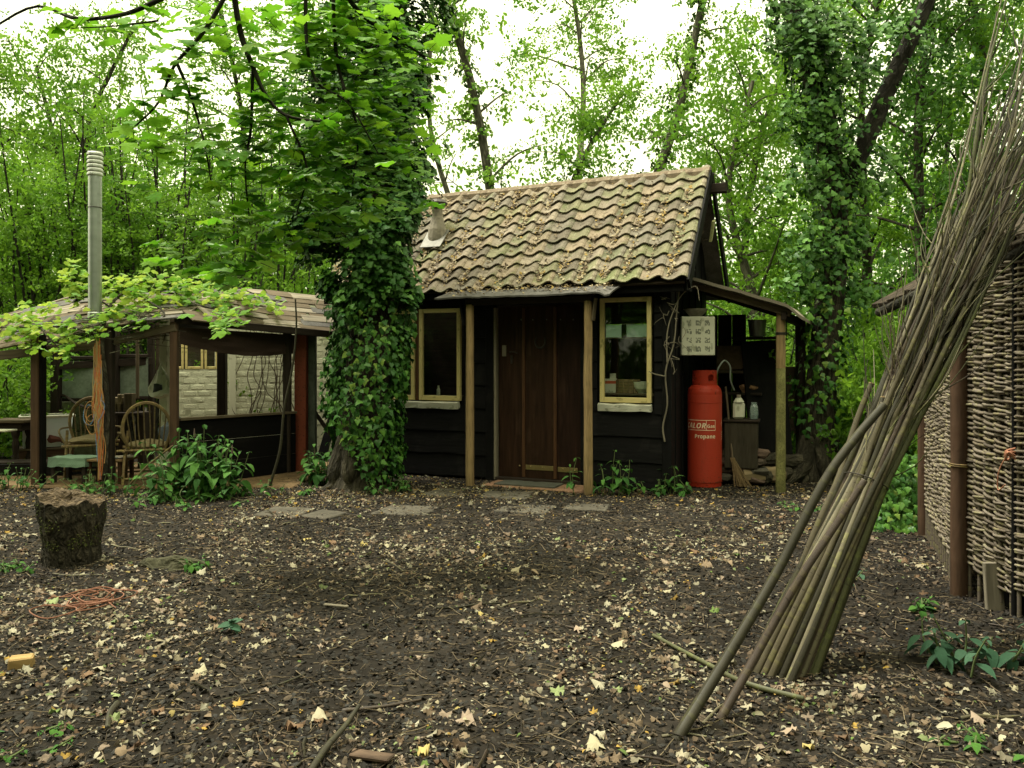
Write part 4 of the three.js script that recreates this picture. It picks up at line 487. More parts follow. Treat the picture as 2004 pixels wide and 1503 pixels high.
  const ct = thing('side_table', 'small pale wooden side table behind the twine-hung post', 'table', on(217, 9.22), -0.08); part('tabletop', box(0.46, 0.025, 0.34, 0.005), mat([0.36, 0.22, 0.11], { map: 'wood', rough: 0.6 }), ct).position.y = 0.29; for (const [x, z] of [[-0.18, 0.12], [0.18, 0.12], [-0.18, -0.12], [0.18, -0.12]]) part('leg', box(0.04, 0.28, 0.04), M.batten, ct).position.set(x, 0.14, z);
  const mg = thing('magazines', 'open magazines lying on the small pale side table', 'magazine', on(228, 9.22).setY(0.304), 0.3); for (let i = 0; i < 3; i++) { const o = part('page', wobble(addUV(new THREE.BoxGeometry(0.19, 0.004, 0.24, 6, 1, 6)), 0.012, 8, i), mat([[0.55, 0.55, 0.52], [0.3, 0.32, 0.38], [0.5, 0.42, 0.38]][i], { map: 'paint', rough: 0.5 }), mg); o.position.set(-0.06 + i * 0.07, 0.004 + i * 0.006, i * 0.01); o.rotation.y = i * 0.3; }
  // blocks stacked on a stand
  const sd = thing('storage_stand', 'dark wooden stand behind the stick chairs carrying the wood blocks', 'stand', on(242, 10.5)); part('top', box(0.6, 0.04, 0.3), M.darkWood, sd).position.y = 0.73; for (const x of [-0.26, 0, 0.26]) part('leg', box(0.07, 0.71, 0.2), M.darkWood, sd).position.set(x, 0.355, 0);
  [[217, 786, 0.2, 0.1, 'pale wood block at the lower left of the stack on the stand', 0.24], [224, 772, 0.26, 0.09, 'pale wood block at the top left of the stack on the stand', 0.3], [238, 780, 0.05, 0.23, 'upright pale wood block in the middle of the stack', 0.2], [254, 778, 0.1, 0.24, 'upright brown wood block at the right of the stack', 0.12]].forEach(([px, py, w, h, l, c]) => { const o = whole('wood_block', wobble(box(w, h, 0.12, 0.008), 0.008, 7, px), mat([c, c * 0.78, c * 0.5], { map: 'wood', bump: 'wood', rough: 0.9 }), l, 'wood block'); o.position.copy(at(px, py, 10.5)); o.position.y = 0.75 + h / 2 + (py === 772 ? 0.102 : 0); });
  const bag2 = whole('blue_sack', addUV(wobble(new THREE.SphereGeometry(0.2, 16, 14).scale(0.7, 1, 0.6), 0.1, 6, 4)), mat([0.13, 0.15, 0.19], { map: 'cloth', rough: 0.7 }), 'slumped blue-grey sack behind the corner post of the shelter', 'sack'); bag2.position.copy(at(336, 850, 9.4));
  const sp = thing('spade', 'long tool handle slanting across the block wall behind the stick chair', 'tool', V(0, 0, 0)); part('handle', wire([at(108, 770, 11.1), at(128, 775, 11.0), at(150, 790, 10.8), at(176, 800, 10.7)], 0.018, 12, 6), M.darkWood, sp); part('hook', wire([at(120, 778, 11), at(121, 795, 11), at(125, 802, 11)], 0.008, 8, 5), M.iron, sp);

  // stick chairs
  const chair = (label, pos, turn, cush) => {
    const o = thing('stick_chair', label, 'chair', pos, turn, null), [a, c2] = M.cane, st = (p, q, rad = 0.013, m = a, n = 'stick') => part(n, tube(curve([p, p.clone().lerp(q, 0.5).add(V(r.g() * 0.012, 0, r.g() * 0.012)), q], 6), rad, 6, 0.1, r() * 9), m, o);
    const W = 0.24, D = 0.22, SH = 0.4;
    for (const s of [-1, 1]) { st(V(s * W * 1.1, 0, D * 1.15), V(s * W, SH + 0.2, D), 0.016, a, 'leg'); st(V(s * W * 1.05, 0, -D * 1.2), V(s * W * 0.95, SH + 0.03, -D), 0.016, a, 'leg'); st(V(s * W * 1.1, 0.13, D * 1.25), V(s * W * 1.05, 0.13, -D * 1.3), 0.012, c2, 'stretcher'); st(V(s * W, SH, D * 1.25), V(s * W, SH, -D * 1.2), 0.015, a, 'seat_rail'); st(V(s * W * 1.1, 0.1, D), V(s * W * 0.9, 0.36, -D), 0.01, c2, 'brace'); part('arm_hoop', tube(curve([V(s * W, SH, D * 1.1), V(s * W * 1.35, SH + 0.16, D * 0.8), V(s * W * 1.35, SH + 0.2, 0), V(s * W * 1.05, SH + 0.2, -D * 1.05)], 14), 0.011, 6), c2, o); }
    st(V(-W * 1.25, SH + 0.012, D * 1.1), V(W * 1.25, SH + 0.012, D * 1.1), 0.016, a, 'seat_rail'); st(V(-W * 1.3, SH + 0.014, -D * 1.1), V(W * 1.3, SH + 0.014, -D * 1.1), 0.015, a, 'seat_rail'); st(V(-W * 1.15, 0.12, D * 1.12), V(W * 1.15, 0.12, D * 1.12), 0.012, c2, 'stretcher'); st(V(-W * 1.1, 0.1, -D * 1.15), V(W * 1.1, 0.1, -D * 1.15), 0.012, c2, 'stretcher');
    for (let i = 0; i < 9; i++) st(V(-W + i * W / 4, SH, D), V(-W + i * W / 4, SH, -D), 0.011, c2, 'seat_stick');
    const hoop = (k) => { const p = []; for (let i = 0; i <= 20; i++) { const t = i / 20 * Math.PI * 1.24 - Math.PI * 0.12, x = Math.cos(t) * 0.25 * k, y = SH + 0.26 + Math.sin(t) * 0.3 * k; p.push(V(x, y, -D - 0.05 - (y - SH) * 0.22)); } p.unshift(V(0.17, SH - 0.02, -D)); p.push(V(-0.17, SH - 0.02, -D)); return p; };
    for (const k of [1, 0.955]) part('back_hoop', tube(curve(hoop(k), 50), 0.0125, 6), a, o);
    for (let i = 0; i < 8; i++) { const x = -0.15 + i * 0.3 / 7, xt = x * 1.35, y = SH + 0.26 + Math.sqrt(Math.max(0.02, 1 - Math.pow(xt / 0.25, 2))) * 0.29; st(V(x, SH - 0.04, -D + 0.01), V(xt, y, -D - 0.05 - (y - SH) * 0.22), 0.0075, c2, 'spindle'); }
    if (cush) { const g = new THREE.SphereGeometry(0.24, 18, 10).scale(1, 0.22, 0.92); part('cushion', addUV(wobble(g, 0.03, 7, 2)), mat([0.27, 0.21, 0.12], { map: 'cloth', bump: 'grit', rough: 1 }), o).position.set(0, SH + 0.055, 0.02); }
    return o;
  };
  chair('bentwood stick chair with a cushion facing the yard', on(178, 9.75), 0.45, true); chair('bentwood stick chair with its hooped back to the yard', on(292, 9.25), Math.PI + 0.35, true);
  const sk = whole('leaning_stick', tube(curve([at(253, 948, 8.75), at(290, 910, 8.7), at(338, 872, 8.72)], 8), [0.014, 0.011], 6), M.cane[1], 'bare stick leaning across the legs of the stick chair', 'stick'); void sk;
}

// ---------------------------------------------------------------- stump and small things in the yard
{
  const r = RNG(33), st = thing('tree_stump', 'broken dark tree stump with moss standing in the yard', 'stump', V(-3.11, gh(-3.11, -5.6) - 0.02, -5.68), 0.4);
  const pos = [], uv = [], idx = [], n = 84, rows = 32; for (let j = 0; j <= rows; j++) for (let i = 0; i <= n; i++) { const a = (i % n) / n * 6.2832, u = j / rows, rim = 0.48 + 0.045 * N3(Math.cos(a) * 1.2, Math.sin(a) * 1.2, 2) - 0.03 * Math.cos(a - 0.5) + 0.03 * N3(Math.cos(a) * 5, Math.sin(a) * 5, 2), y = u * rim, rad = (0.165 + 0.04 * sm(0.3, 0.85, u)) * (1 + 0.16 * fbm(Math.cos(a) * 1.6, y * 1.2, Math.sin(a) * 1.6 + 4, 3) + 0.13 * Math.abs(N3(Math.cos(a) * 7, y * 2.2, Math.sin(a) * 7)) + 0.06 * Math.abs(N3(Math.cos(a) * 16, y * 7, Math.sin(a) * 16))); pos.push(Math.cos(a) * rad, y, Math.sin(a) * rad); uv.push(i / n * 1.2, y); }
  const w = n + 1; for (let j = 0; j < rows; j++) for (let i = 0; i < n; i++) { const a = j * w + i; idx.push(a, a + w, a + 1, a + 1, a + w, a + w + 1); }
  let g = new THREE.BufferGeometry(); g.setAttribute('position', new THREE.BufferAttribute(new Float32Array(pos), 3)); g.setAttribute('uv', new THREE.BufferAttribute(new Float32Array(uv), 2)); g.setIndex(idx); g.computeVertexNormals(); part('trunk', g, mat([0.075, 0.062, 0.045], { map: 'bark', bump: 'bark', bs: 0.03, rough: 0.95, rep: 2 }), st);
  const tp = [], ti = [], tu = []; for (let k = 0; k <= 6; k++) for (let i = 0; i < n; i++) { const o = (rows * w + i) * 3, f = 1 - k / 6; const x = pos[o] * f, z = pos[o + 2] * f; tp.push(x, pos[o + 1] * (0.6 + 0.4 * f) + 0.21 * (1 - f) + 0.05 * N3(x * 14, 1, z * 14) * (k ? 1 : 0) - 0.01 * k / 6 , z); tu.push(x * 2, z * 2); } for (let k = 0; k < 6; k++) for (let i = 0; i < n; i++) { const a = k * n + i, b = k * n + (i + 1) % n; ti.push(a, b, a + n, b, b + n, a + n); } g = new THREE.BufferGeometry(); g.setAttribute('position', new THREE.BufferAttribute(new Float32Array(tp), 3)); g.setAttribute('uv', new THREE.BufferAttribute(new Float32Array(tu), 2)); g.setIndex(ti); part('broken_top', addUV(g), mat([0.17, 0.12, 0.075], { map: 'bark', bump: 'bark', bs: 0.02, rough: 0.95, rep: 3 }), st);
  const ms = [], mc = [C(0.09, 0.11, 0.03), C(0.06, 0.075, 0.025), C(0.12, 0.12, 0.04)]; for (let i = 0; i < 2600; i++) { const j = Math.floor(rows * (0.35 + 0.63 * r())), k = Math.floor(r() * n), o = (j * w + k) * 3, p = V(pos[o] + r.g() * 0.01, pos[o + 1] + r.g() * 0.012, pos[o + 2] + r.g() * 0.01); if (N3(p.x * 7, p.y * 7, p.z * 7 + 3) < 0.02) continue; ms.push([pose(p, V(p.x, r() * 0.16, p.z).add(V(r.g(), r.g(), r.g()).multiplyScalar(0.12)), r() * 6, r.r(0.008, 0.016)), r.pick(mc)]); } copies('moss', leaf(1, 0.5, 0.3, 0.5, 3), leafMat([1, 1, 1], 0.1), ms, st);
  const chips = []; for (let i = 0; i < 500; i++) { const a = r() * 6.28, q = Math.sqrt(r()) * 0.19; chips.push([pose(V(Math.cos(a) * q, 0.43 + 0.05 * N3(q * 9, a, 1), Math.sin(a) * q), V(r.g(), 1, r.g()), r() * 6, r.r(0.02, 0.05)), r.pick([C(0.3, 0.2, 0.1), C(0.14, 0.09, 0.05), C(0.42, 0.29, 0.16)])]); } copies('wood_chips', new THREE.TetrahedronGeometry(0.5).scale(0.35, 0.14, 1), mat([1, 1, 1], { rough: 0.9 }), chips, st);

  const tang = thing('orange_twine', 'loose tangle of orange twine lying on the earth', 'twine', onGround(-2.5, -4.72, 0.008)); const om = mat([0.27, 0.125, 0.085], { rough: 0.8 }); for (let i = 0; i < 7; i++) { const p = []; let a = r() * 6, c = V(r.g() * 0.12, 0, r.g() * 0.12); for (let k = 0; k < 10; k++) { a += r.r(0.5, 1.1); c.add(V(r.g() * 0.03, 0, r.g() * 0.03)); p.push(c.clone().add(V(Math.cos(a) * r.r(0.06, 0.17), r.r(0, 0.03), Math.sin(a) * r.r(0.06, 0.2)))); } part('twine', tube(curve(p, 60), 0.0042, 4), om, tang); }
  const blk = whole('wooden_offcut', wobble(box(0.1, 0.055, 0.065, 0.006), 0.006, 20), mat([0.36, 0.235, 0.1], { map: 'wood', bump: 'wood', rough: 0.85 }), 'small square-cut yellow wood offcut on the earth', 'wood block'); blk.position.copy(onGround(-2.27, -3.72, 0.026)); blk.rotation.y = 0.35;
  const branch = (name, label, pts, r0, r1, m) => whole(name, tube(curve(pts, 20), (k) => lerp(r0, r1, k), 7, 0.25, r() * 9), m, label, 'stick');
  branch('fallen_stick', 'long pale green stick lying across the ground under the leaning poles', [onGround(0.72, -4.1, 0.015), onGround(0.9, -3.75, 0.02), onGround(1.02, -3.5, 0.018), onGround(1.22, -3.36, 0.012)], 0.01, 0.013, M.sticks[2]);
  branch('fallen_stick', 'thick forked stick standing out of the leaf litter at the bottom edge', [onGround(-0.7, -2.72, -0.01), onGround(-0.66, -2.86, 0.03), onGround(-0.62, -2.98, 0.05), onGround(-0.585, -3.08, 0.09)], 0.014, 0.008, M.sticks[1]);
  branch('fallen_stick', 'smooth brown stick lying flat in the middle foreground', [onGround(-0.68, -3.22, 0.01), onGround(-0.52, -3.27, 0.014), onGround(-0.38, -3.36, 0.01)], 0.009, 0.006, M.sticks[3]);
  branch('fallen_stick', 'short stubby stick lying at the lower left', [onGround(-1.62, -3.3, 0.012), onGround(-1.6, -3.2, 0.016), onGround(-1.55, -3.08, 0.012)], 0.014, 0.01, M.sticks[1]);
  const chip = whole('split_wood_piece', plank(onGround(-1.08, -4.62, 0.015), onGround(-0.93, -4.56, 0.02), 0.02, 0.012), M.greyWood, 'pale split sliver of wood in the middle of the yard', 'wood chip'); void chip;
  const mound = whole('mossy_root_hump', addUV(wobble(new THREE.SphereGeometry(0.2, 24, 12).scale(1.2, 0.28, 0.6), 0.08, 6, 5)), mat([0.08, 0.075, 0.045], { map: 'moss', bump: 'bark', bs: 0.02, rough: 1 }), 'low mossy root hump in the earth right of the stump', 'root'); mound.position.copy(onGround(-2.35, -5.55, 0.0));
  const fb = whole('flat_bark_piece', wobble(box(0.16, 0.015, 0.07, 0.004), 0.02, 9), mat([0.13, 0.085, 0.06], { map: 'bark', bump: 'bark', rough: 0.95 }), 'flat brown bark piece at the bottom centre-left of the ground', 'bark'); fb.position.copy(onGround(-0.5, -2.84, 0.012)); fb.rotation.y = -0.3;
}

// ---------------------------------------------------------------- wattle shelter on the right
{
  const r = RNG(41), wat = thing('wattle_shed', 'shed with woven willow hurdle walls and a dark bark roof', 'shed', V(0, 0, 0));
  const hurdle = (A, B, h, y0, rowsN, seed, extra) => {
    const o = sub('hurdle', wat), len = A.distanceTo(B), d = B.clone().sub(A).normalize(), nr = V(-d.z, 0, d.x); if (nr.x > 0) nr.negate();
    const sp = 0.095, nS = Math.round(len / sp), P = (x, y, z) => A.clone().addScaledVector(d, x).addScaledVector(nr, z).setY(y);
    for (let i = 0; i <= nS; i++) { const x = i * len / nS; part('stake', tube([P(x, y0 - 0.25 - r() * 0.1, 0), P(x + r.g() * 0.01, y0 + h * 0.5, 0), P(x + r.g() * 0.015, y0 + h + r.r(0.0, 0.07), 0)], 0.013, 6), M.rods[2], o); }
    const pitch = h / rowsN;
    for (let k = 0; k < rowsN; k++) {
      const x0 = -0.03 - r() * 0.07, x1 = len + r() * 0.06, p = [], n = nS * 4, ph = k % 2 ? 1 : -1, rad = pitch * r.r(0.5, 0.68), dy = r.g() * 0.006, slope = r.g() * 0.02;
      for (let i = 0; i <= n; i++) { const x = lerp(x0, x1, i / n), wv = Math.cos(x / (len / nS) * Math.PI), u = x / len; p.push(P(x, y0 + (k + 0.5) * pitch + dy + slope * (u - 0.5) + extra(u) * (1 - k / rowsN) + 0.012 * N3(x * 2.2, k * 0.35, seed) + 0.006 * N3(x * 9, k * 1.3, seed), ph * wv * 0.014)); }
      part('rod', tube(p, (q) => rad * (0.75 + 0.35 * Math.sin(Math.PI * q)), 5, 0.15, k * 1.7 + seed), r.pick(M.rods), o);
      if (r() < 0.35) { const s = r.r(0, len * 0.7), q2 = []; for (let i = 0; i <= 8; i++) { const x = s + i * 0.045; q2.push(P(x, y0 + (k + 0.5) * pitch + 0.01 + 0.01 * N3(x * 8, k, 2), -ph * Math.cos(x / (len / nS) * Math.PI) * 0.02 + 0.008)); } part('rod', tube(q2, rad * 0.8, 4), r.pick(M.rods), o); }
    }
    return o;
  };
  hurdle(V(2.73, 0, -5.0), V(2.779, 0, -4.47), 1.9, 0.24, 122, 3, (u) => -0.13 * u); hurdle(V(2.784, 0, -4.41), V(2.86, 0, -3.6), 1.95, 0.14, 122, 5, (u) => 0.04 * u); part('post', tube([V(2.775, -0.05, -4.44), V(2.78, 2.1, -4.44)], 0.016, 7, 0.2), M.tarDark, wat);
  hurdle(V(3.33, 0, -6.45), V(2.82, 0, -5.12), 1.8, 0.24, 112, 8, (u) => -0.1 * u);
  const bp = []; for (let i = 0; i <= 8; i++) bp.push(V(2.705 + 0.01 * N3(i * 0.5, 1, 0), -0.05 + i * 0.28, -4.86)); part('post', tube(bp, 0.05, 12, 0.08, 4), M.brownPost, wat); part('cord', tube([...Array(20).keys()].map((i) => V(2.705 + 0.054 * Math.cos(i * 0.7), 0.78 + i * 0.0012, -4.86 + 0.054 * Math.sin(i * 0.7))), 0.004, 4), M.cane[0], wat);
  part('post', tube([V(3.36, -0.05, -6.55), V(3.36, 1.9, -6.55)], 0.05, 10, 0.1), M.brownPost, wat); part('post', tube([V(2.9, -0.05, -3.4), V(2.9, 2.2, -3.4)], 0.05, 10), M.brownPost, wat);
  part('ground_rail', box(0.05, 0.14, 0.9, 0.006), M.tarDark, wat).position.set(2.86, 0.06, -4.2); part('foot_board', plank(V(2.74, 0.0, -4.56), V(2.735, 0.27, -4.58), 0.1, 0.03), M.greyWood, wat); part('foot_board', box(0.12, 0.2, 0.2), M.tarDark, wat).position.set(2.88, 0.1, -4.5);
  part('back_panel', box(0.04, 2.2, 3.2, 0.004), M.oldWood, wat).position.set(3.3, 1.1, -5.0); wat.children[wat.children.length - 1].rotation.y = -0.19;
  // roof of overlapping bark slabs, eave towards the yard
  for (let j = 0; j < 3; j++) for (let i = 0; i < 9; i++) { const u = (i + 0.5) / 9, e = V(lerp(3.22, 2.56, u), lerp(1.86, 2.12, u), lerp(-7.05, -3.3, u)), a = e.clone().add(V(j * 0.42 - 0.02, j * 0.26 + 0.02 * (i % 2), 0.0)), b = a.clone().add(V(0.55, 0.33, 0.02)); part('roof_slab', wobble(addUV(plank(a, b, 0.44 + r() * 0.06, 0.04, 0)), 0.04, 5, i + j * 9), mat([0.09, 0.065, 0.048], { map: 'bark', bump: 'bark', bs: 0.02, rough: 0.95, rep: 2 }), wat); }
  part('eave_pole', tube(curve([V(3.2, 1.84, -7.0), V(2.9, 1.97, -5.2), V(2.62, 2.06, -3.4)], 12), 0.04, 8, 0.2), M.barkDark, wat);
  for (const [x, z, c] of [[2.75, -4.42, 0.9]]) { const kn = thing('orange_twine', 'knotted faded orange twine tied round the hurdle stake', 'twine', V(x, c, z)); for (let i = 0; i < 4; i++) part('cord', wire([V(0.0, 0.04 - i * 0.02, 0.03), V(-0.035, 0.02, 0.0 + i * 0.01), V(-0.02, -0.03, -0.02), V(0.01, -0.02, -0.035), V(-0.03, 0.03, 0.02)], 0.006, 16, 5), mat([0.45, 0.2, 0.13], { rough: 0.9 }), kn); part('cord_end', wire([V(-0.03, 0, 0), V(-0.05, -0.1, -0.04), V(-0.04, -0.2, -0.06), V(-0.05, -0.16, 0.02)], 0.004, 14, 4), mat([0.45, 0.2, 0.13], { rough: 0.9 }), kn); }
}
// ---------------------------------------------------------------- sheaf of sticks and the two leaning poles
{
  const r = RNG(53), bun = thing('stick_bundle', 'tall sheaf of cut coppice sticks leaning on the wattle shed eave', 'stick bundle', V(0, 0, 0));
  const base = V(1.26, 0, -3.72), D = V(1.21, 2.18, -0.5).normalize(), S = V(0.86, -0.45, 0.2), U = V().crossVectors(D, S).normalize(); S.crossVectors(U, D).normalize();
  for (let i = 0; i < 104; i++) {
    const a = r() * 6.283, q = Math.sqrt(r()), b = base.clone(); void a; void q; b.y = gh(b.x, b.z) - 0.01;
    const L = i < 14 ? r.r(1.3, 2.3) : (r() < 0.6 ? r.r(2.3, 3.2) : r.r(3.0, 4.1)), wa = r() * 6.283, wq = Math.sqrt(r()) * 0.092, w = i < 14 ? -r.r(0.03, 0.09) : Math.cos(wa) * wq, w2 = Math.sin(wa) * wq, fs = r.r(-0.28, 0.2), fu = r.g() * 0.12, p = [], thick = i < 14 ? r.r(0.015, 0.022) : r.r(0.01, 0.0185), nseg = 12;
    const l0 = -(w * S.y + w2 * U.y) * 1.3 / D.y - 0.02, tw = r.g() * 0.05;            // the foot stands on the ground
    for (let k = 0; k <= nseg; k++) { const u = k / nseg, l = l0 + u * (L - l0), f = l > 0.95 ? 1 + 0.55 * (l - 0.95) : 1 + 0.5 * (0.95 - l), fan = Math.pow(Math.max(0, l - 2.2) / 1.6, 1.3), wig = 0.024 * (0.25 + u); p.push(base.clone().addScaledVector(D, l).addScaledVector(S, w * f + fs * fan + tw * (u - 0.4) + wig * N3(l * 1.3, i * 1.1, 0.5) * 2).addScaledVector(U, w2 * f + fu * fan + wig * N3(l * 1.3, i * 1.1, 7.5) * 2)); }
    const parts = [tube(curve(p, 22), (k) => thick * lerp(1, i < 14 ? 0.75 : 0.24, Math.pow(k, i < 14 ? 0.8 : 1.7)), 6, 0.18, i)];
    if (i >= 14) for (let t = 0; t < 4; t++) { const k = 5 + Math.floor(r() * 7), s = p[k], dir = D.clone().addScaledVector(S, r.g() * 0.9).addScaledVector(U, r.g() * 0.8).add(V(0, 0.25, 0)).normalize(), l = r.r(0.15, 0.55); parts.push(tube(curve([s, s.clone().addScaledVector(dir, l * 0.5).add(V(r.g() * 0.04, r.g() * 0.04, r.g() * 0.03)), s.clone().addScaledVector(dir, l).add(V(0, 0.06, 0))], 6), [0.004, 0.0016], 4)); }
    const sk = part('stick', join(parts), r.pick(M.sticks), bun); if (i < 14) { const q = p[nseg], y = q.clone().sub(p[nseg - 1]).normalize(), m = new THREE.Matrix4().compose(q.clone().addScaledVector(y, 0.002), new THREE.Quaternion().setFromUnitVectors(V(0, 1, 0), y), V(1, 1, 1)); partAt('cut_end', new THREE.CylinderGeometry(thick * 0.74, thick * 0.74, 0.004, 10), M.post, m, sk); }
  }
  for (const l of [0.95]) { const p = []; for (let k = 0; k <= 26; k++) { const a = k / 24 * 6.283; p.push(base.clone().addScaledVector(D, l + k * 0.001).addScaledVector(S, Math.cos(a) * 0.104).addScaledVector(U, Math.sin(a) * 0.104)); } part('binding_cord', tube(p, 0.0028, 5), M.iron, bun); }
  const pole = (label, pts, rad, m) => { const o = thing('leaning_pole', label, 'pole', V(0, 0, 0)); part('pole', tube(curve(pts, 26), rad, 10, 0.16, pts[0].x), m, o); part('cut_end', move(new THREE.CylinderGeometry(rad[1] * 0.96, rad[1] * 0.96, 0.004, 12), pts[pts.length - 1].x, pts[pts.length - 1].y + 0.003, pts[pts.length - 1].z, 0.1, 0, -0.5), M.greyWood, o); return o; };
  pole('thick grey-green pole leaning in front of the sheaf, foot at the bottom edge', [at(1322, 1450, 3.02), at(1420, 1290, 3.18), at(1520, 1120, 3.32), at(1620, 930, 3.42), at(1680, 850, 3.46), at(1730, 792, 3.5)], [0.0235, 0.0175], M.sticks[1]);
  pole('purplish brown pole leaning just right of the thick grey-green pole', [at(1408, 1410, 3.17), at(1475, 1290, 3.3), at(1560, 1140, 3.4), at(1640, 1020, 3.48), at(1692, 940, 3.52)], [0.019, 0.015], M.sticks[3]);
}
// ---------------------------------------------------------------- plants
const LM = { nettle: [[0.06, 0.165, 0.03], [0.085, 0.21, 0.035], [0.045, 0.13, 0.028]].map((c) => leafMat(c, 0.3, { roughness: 0.75, map: T.pinnate })), blue: [[0.05, 0.12, 0.07], [0.065, 0.14, 0.085]].map((c) => leafMat(c, 0.25, { roughness: 0.7, map: T.pinnate })), vine: [[0.16, 0.34, 0.025], [0.24, 0.42, 0.03], [0.12, 0.28, 0.022], [0.36, 0.46, 0.05]].map((c) => leafMat(c, 0.5, { map: T.palmate })), syc: [[0.11, 0.3, 0.014], [0.15, 0.36, 0.018], [0.085, 0.25, 0.013], [0.21, 0.4, 0.025]].map((c) => leafMat(c.map((x) => x * 1.12), 0.66, { map: T.palmate })) };
const tinted = leafMat([1, 1, 1], 0.55), ivyMat = mat([1, 1, 1], { rough: 0.48, spec: 0.35, side: THREE.DoubleSide }), ivySolo = [[0.035, 0.115, 0.018], [0.055, 0.15, 0.026], [0.1, 0.225, 0.034], [0.026, 0.085, 0.016], [0.15, 0.24, 0.04]].map((c) => mat(c.map((x) => x * 1.12), { map: 'palmate', rough: 0.4, spec: 0.55, side: THREE.DoubleSide }));
const stemG = mat([0.1, 0.13, 0.05], { rough: 0.8 });
function herb(label, cat2, pos, o) {                                  // upright leafy stems, opposite leaves
  const r = RNG(o.seed), t = thing(o.name || 'leafy_plant', label, cat2, pos), gl = [0, 1, 2].map((k) => leaf(1, o.wid || 0.55, 0.22, 0.25 + k * 0.15, 5, o.shape || 0.7)), mats = o.mats || LM.nettle;
  for (let s = 0; s < o.stems; s++) {
    const a = r() * 6.28, q = Math.sqrt(r()) * o.r, b = V(Math.cos(a) * q, 0, Math.sin(a) * q * 0.7), h = o.h * r.r(0.55, 1) * (1 - 0.35 * q / o.r), top = b.clone().add(V(b.x * 0.35 + r.g() * 0.07, h, b.z * 0.35 + r.g() * 0.07)), p = curve([b, b.clone().lerp(top, 0.5).add(V(r.g() * 0.03, 0, r.g() * 0.03)), top], 8);
    part('stem', tube(p, [0.006, 0.003], 5), stemG, t);
    const nd = Math.max(3, Math.round(h / o.step));
    for (let k = 1; k <= nd; k++) { const c = p[Math.min(8, Math.round(k / nd * 8))], th = k * 1.57 + r.g() * 0.3 + s; for (const e of [0, Math.PI]) { const az = th + e, dr = V(Math.cos(az), 0, Math.sin(az)), sz = o.leaf * r.r(0.7, 1.15) * (k === nd ? 0.6 : 1) * (0.6 + 0.4 * Math.sin(Math.PI * Math.min(1, k / nd + 0.12))); const nrm = V(0, 1, 0).addScaledVector(dr, r.r(-0.1, 0.55)).add(V(r.g() * 0.25, 0, r.g() * 0.25)).normalize(); const y = dr.clone().addScaledVector(nrm, -dr.dot(nrm)).normalize(), x = y.clone().cross(nrm), m = new THREE.Matrix4().makeBasis(x.multiplyScalar(sz), y.multiplyScalar(sz), nrm.clone().multiplyScalar(sz)).setPosition(c.clone().addScaledVector(dr, 0.012)); partAt('leaf', r.pick(gl), r.pick(mats), m, t); } }
    if (o.spike && r() < o.spike) part('flower_spike', tube([top, top.clone().add(V(0, 0.09, 0))], [0.013, 0.004], 6, 0.4), mat([0.13, 0.09, 0.08], { rough: 0.95 }), t);
  }
  return t;
}
herb('large clump of dark green nettle-like plants before the shelter side wall', 'plant', onGround(-3.28, -8.25), { name: 'nettle_clump', seed: 3, stems: 30, r: 0.46, h: 0.88, step: 0.1, leaf: 0.17, spike: 0.07, wid: 0.55 });
herb('leafy clump left of the ivy-covered trunk in front of the red post', 'plant', onGround(-2.2, -9.25), { name: 'leafy_plant', seed: 5, stems: 14, r: 0.26, h: 0.66, step: 0.1, leaf: 0.16, wid: 0.6, spike: 0.15 });
herb('bright leafy stems growing beside the right porch post', 'plant', hw(-0.55, 0, 0.42), { seed: 7, stems: 10, r: 0.2, h: 0.52, step: 0.1, leaf: 0.115, wid: 0.6 });
herb('tall single leafy stem in front of the right porch post', 'plant', hw(-0.84, 0, 0.62), { seed: 17, stems: 2, r: 0.05, h: 0.5, step: 0.12, leaf: 0.12, wid: 0.55 });
herb('low bright plant against the boards right of the porch', 'plant', hw(-0.2, 0, 0.22), { seed: 8, stems: 9, r: 0.22, h: 0.2, step: 0.07, leaf: 0.085, wid: 0.6 });
herb('leafy plant at the foot of the hut corner beside the gas cylinder', 'plant', hw(0.08, 0, 0.06), { seed: 9, stems: 8, r: 0.14, h: 0.36, step: 0.1, leaf: 0.125, wid: 0.5 });
herb('blue-green seedling with toothed leaves at the lower right', 'plant', onGround(2.14, -3.72), { seed: 11, stems: 9, r: 0.2, h: 0.3, step: 0.1, leaf: 0.115, wid: 0.55, mats: LM.blue });
herb('low weed with jagged leaves right of the sheaf foot', 'plant', onGround(2.08, -5.2), { seed: 12, stems: 7, r: 0.14, h: 0.12, step: 0.05, leaf: 0.09, wid: 0.4, mats: LM.blue });
const low = (label, x, z, seed, n, r0, h = 0.22, l = 0.075) => herb(label, 'plant', onGround(x, z), { name: 'ground_weed', seed, stems: n, r: r0, h, step: 0.07, leaf: l, wid: 0.7 });
low('weedy tuft at the foot of the leftmost shelter post', -5.5, -8.85, 21, 18, 0.33, 0.36); low('weedy tuft round the foot of the twine-hung post', -4.35, -8.5, 22, 20, 0.38, 0.32); low('low weeds in front of the nettle clump', -3.2, -7.95, 23, 26, 0.6, 0.16);
low('low weeds right of the nettle clump by the leaning sapling', -2.6, -8.45, 24, 12, 0.4, 0.2); low('low weeds at the right foot of the ivy-covered trunk', -1.38, -8.7, 25, 14, 0.3, 0.24); low('small weed beside the mossy root hump', -2.08, -5.45, 26, 5, 0.1, 0.14, 0.06); low('tiny weeds at the left foot of the stump', -3.4, -5.45, 27, 8, 0.16, 0.1, 0.05);
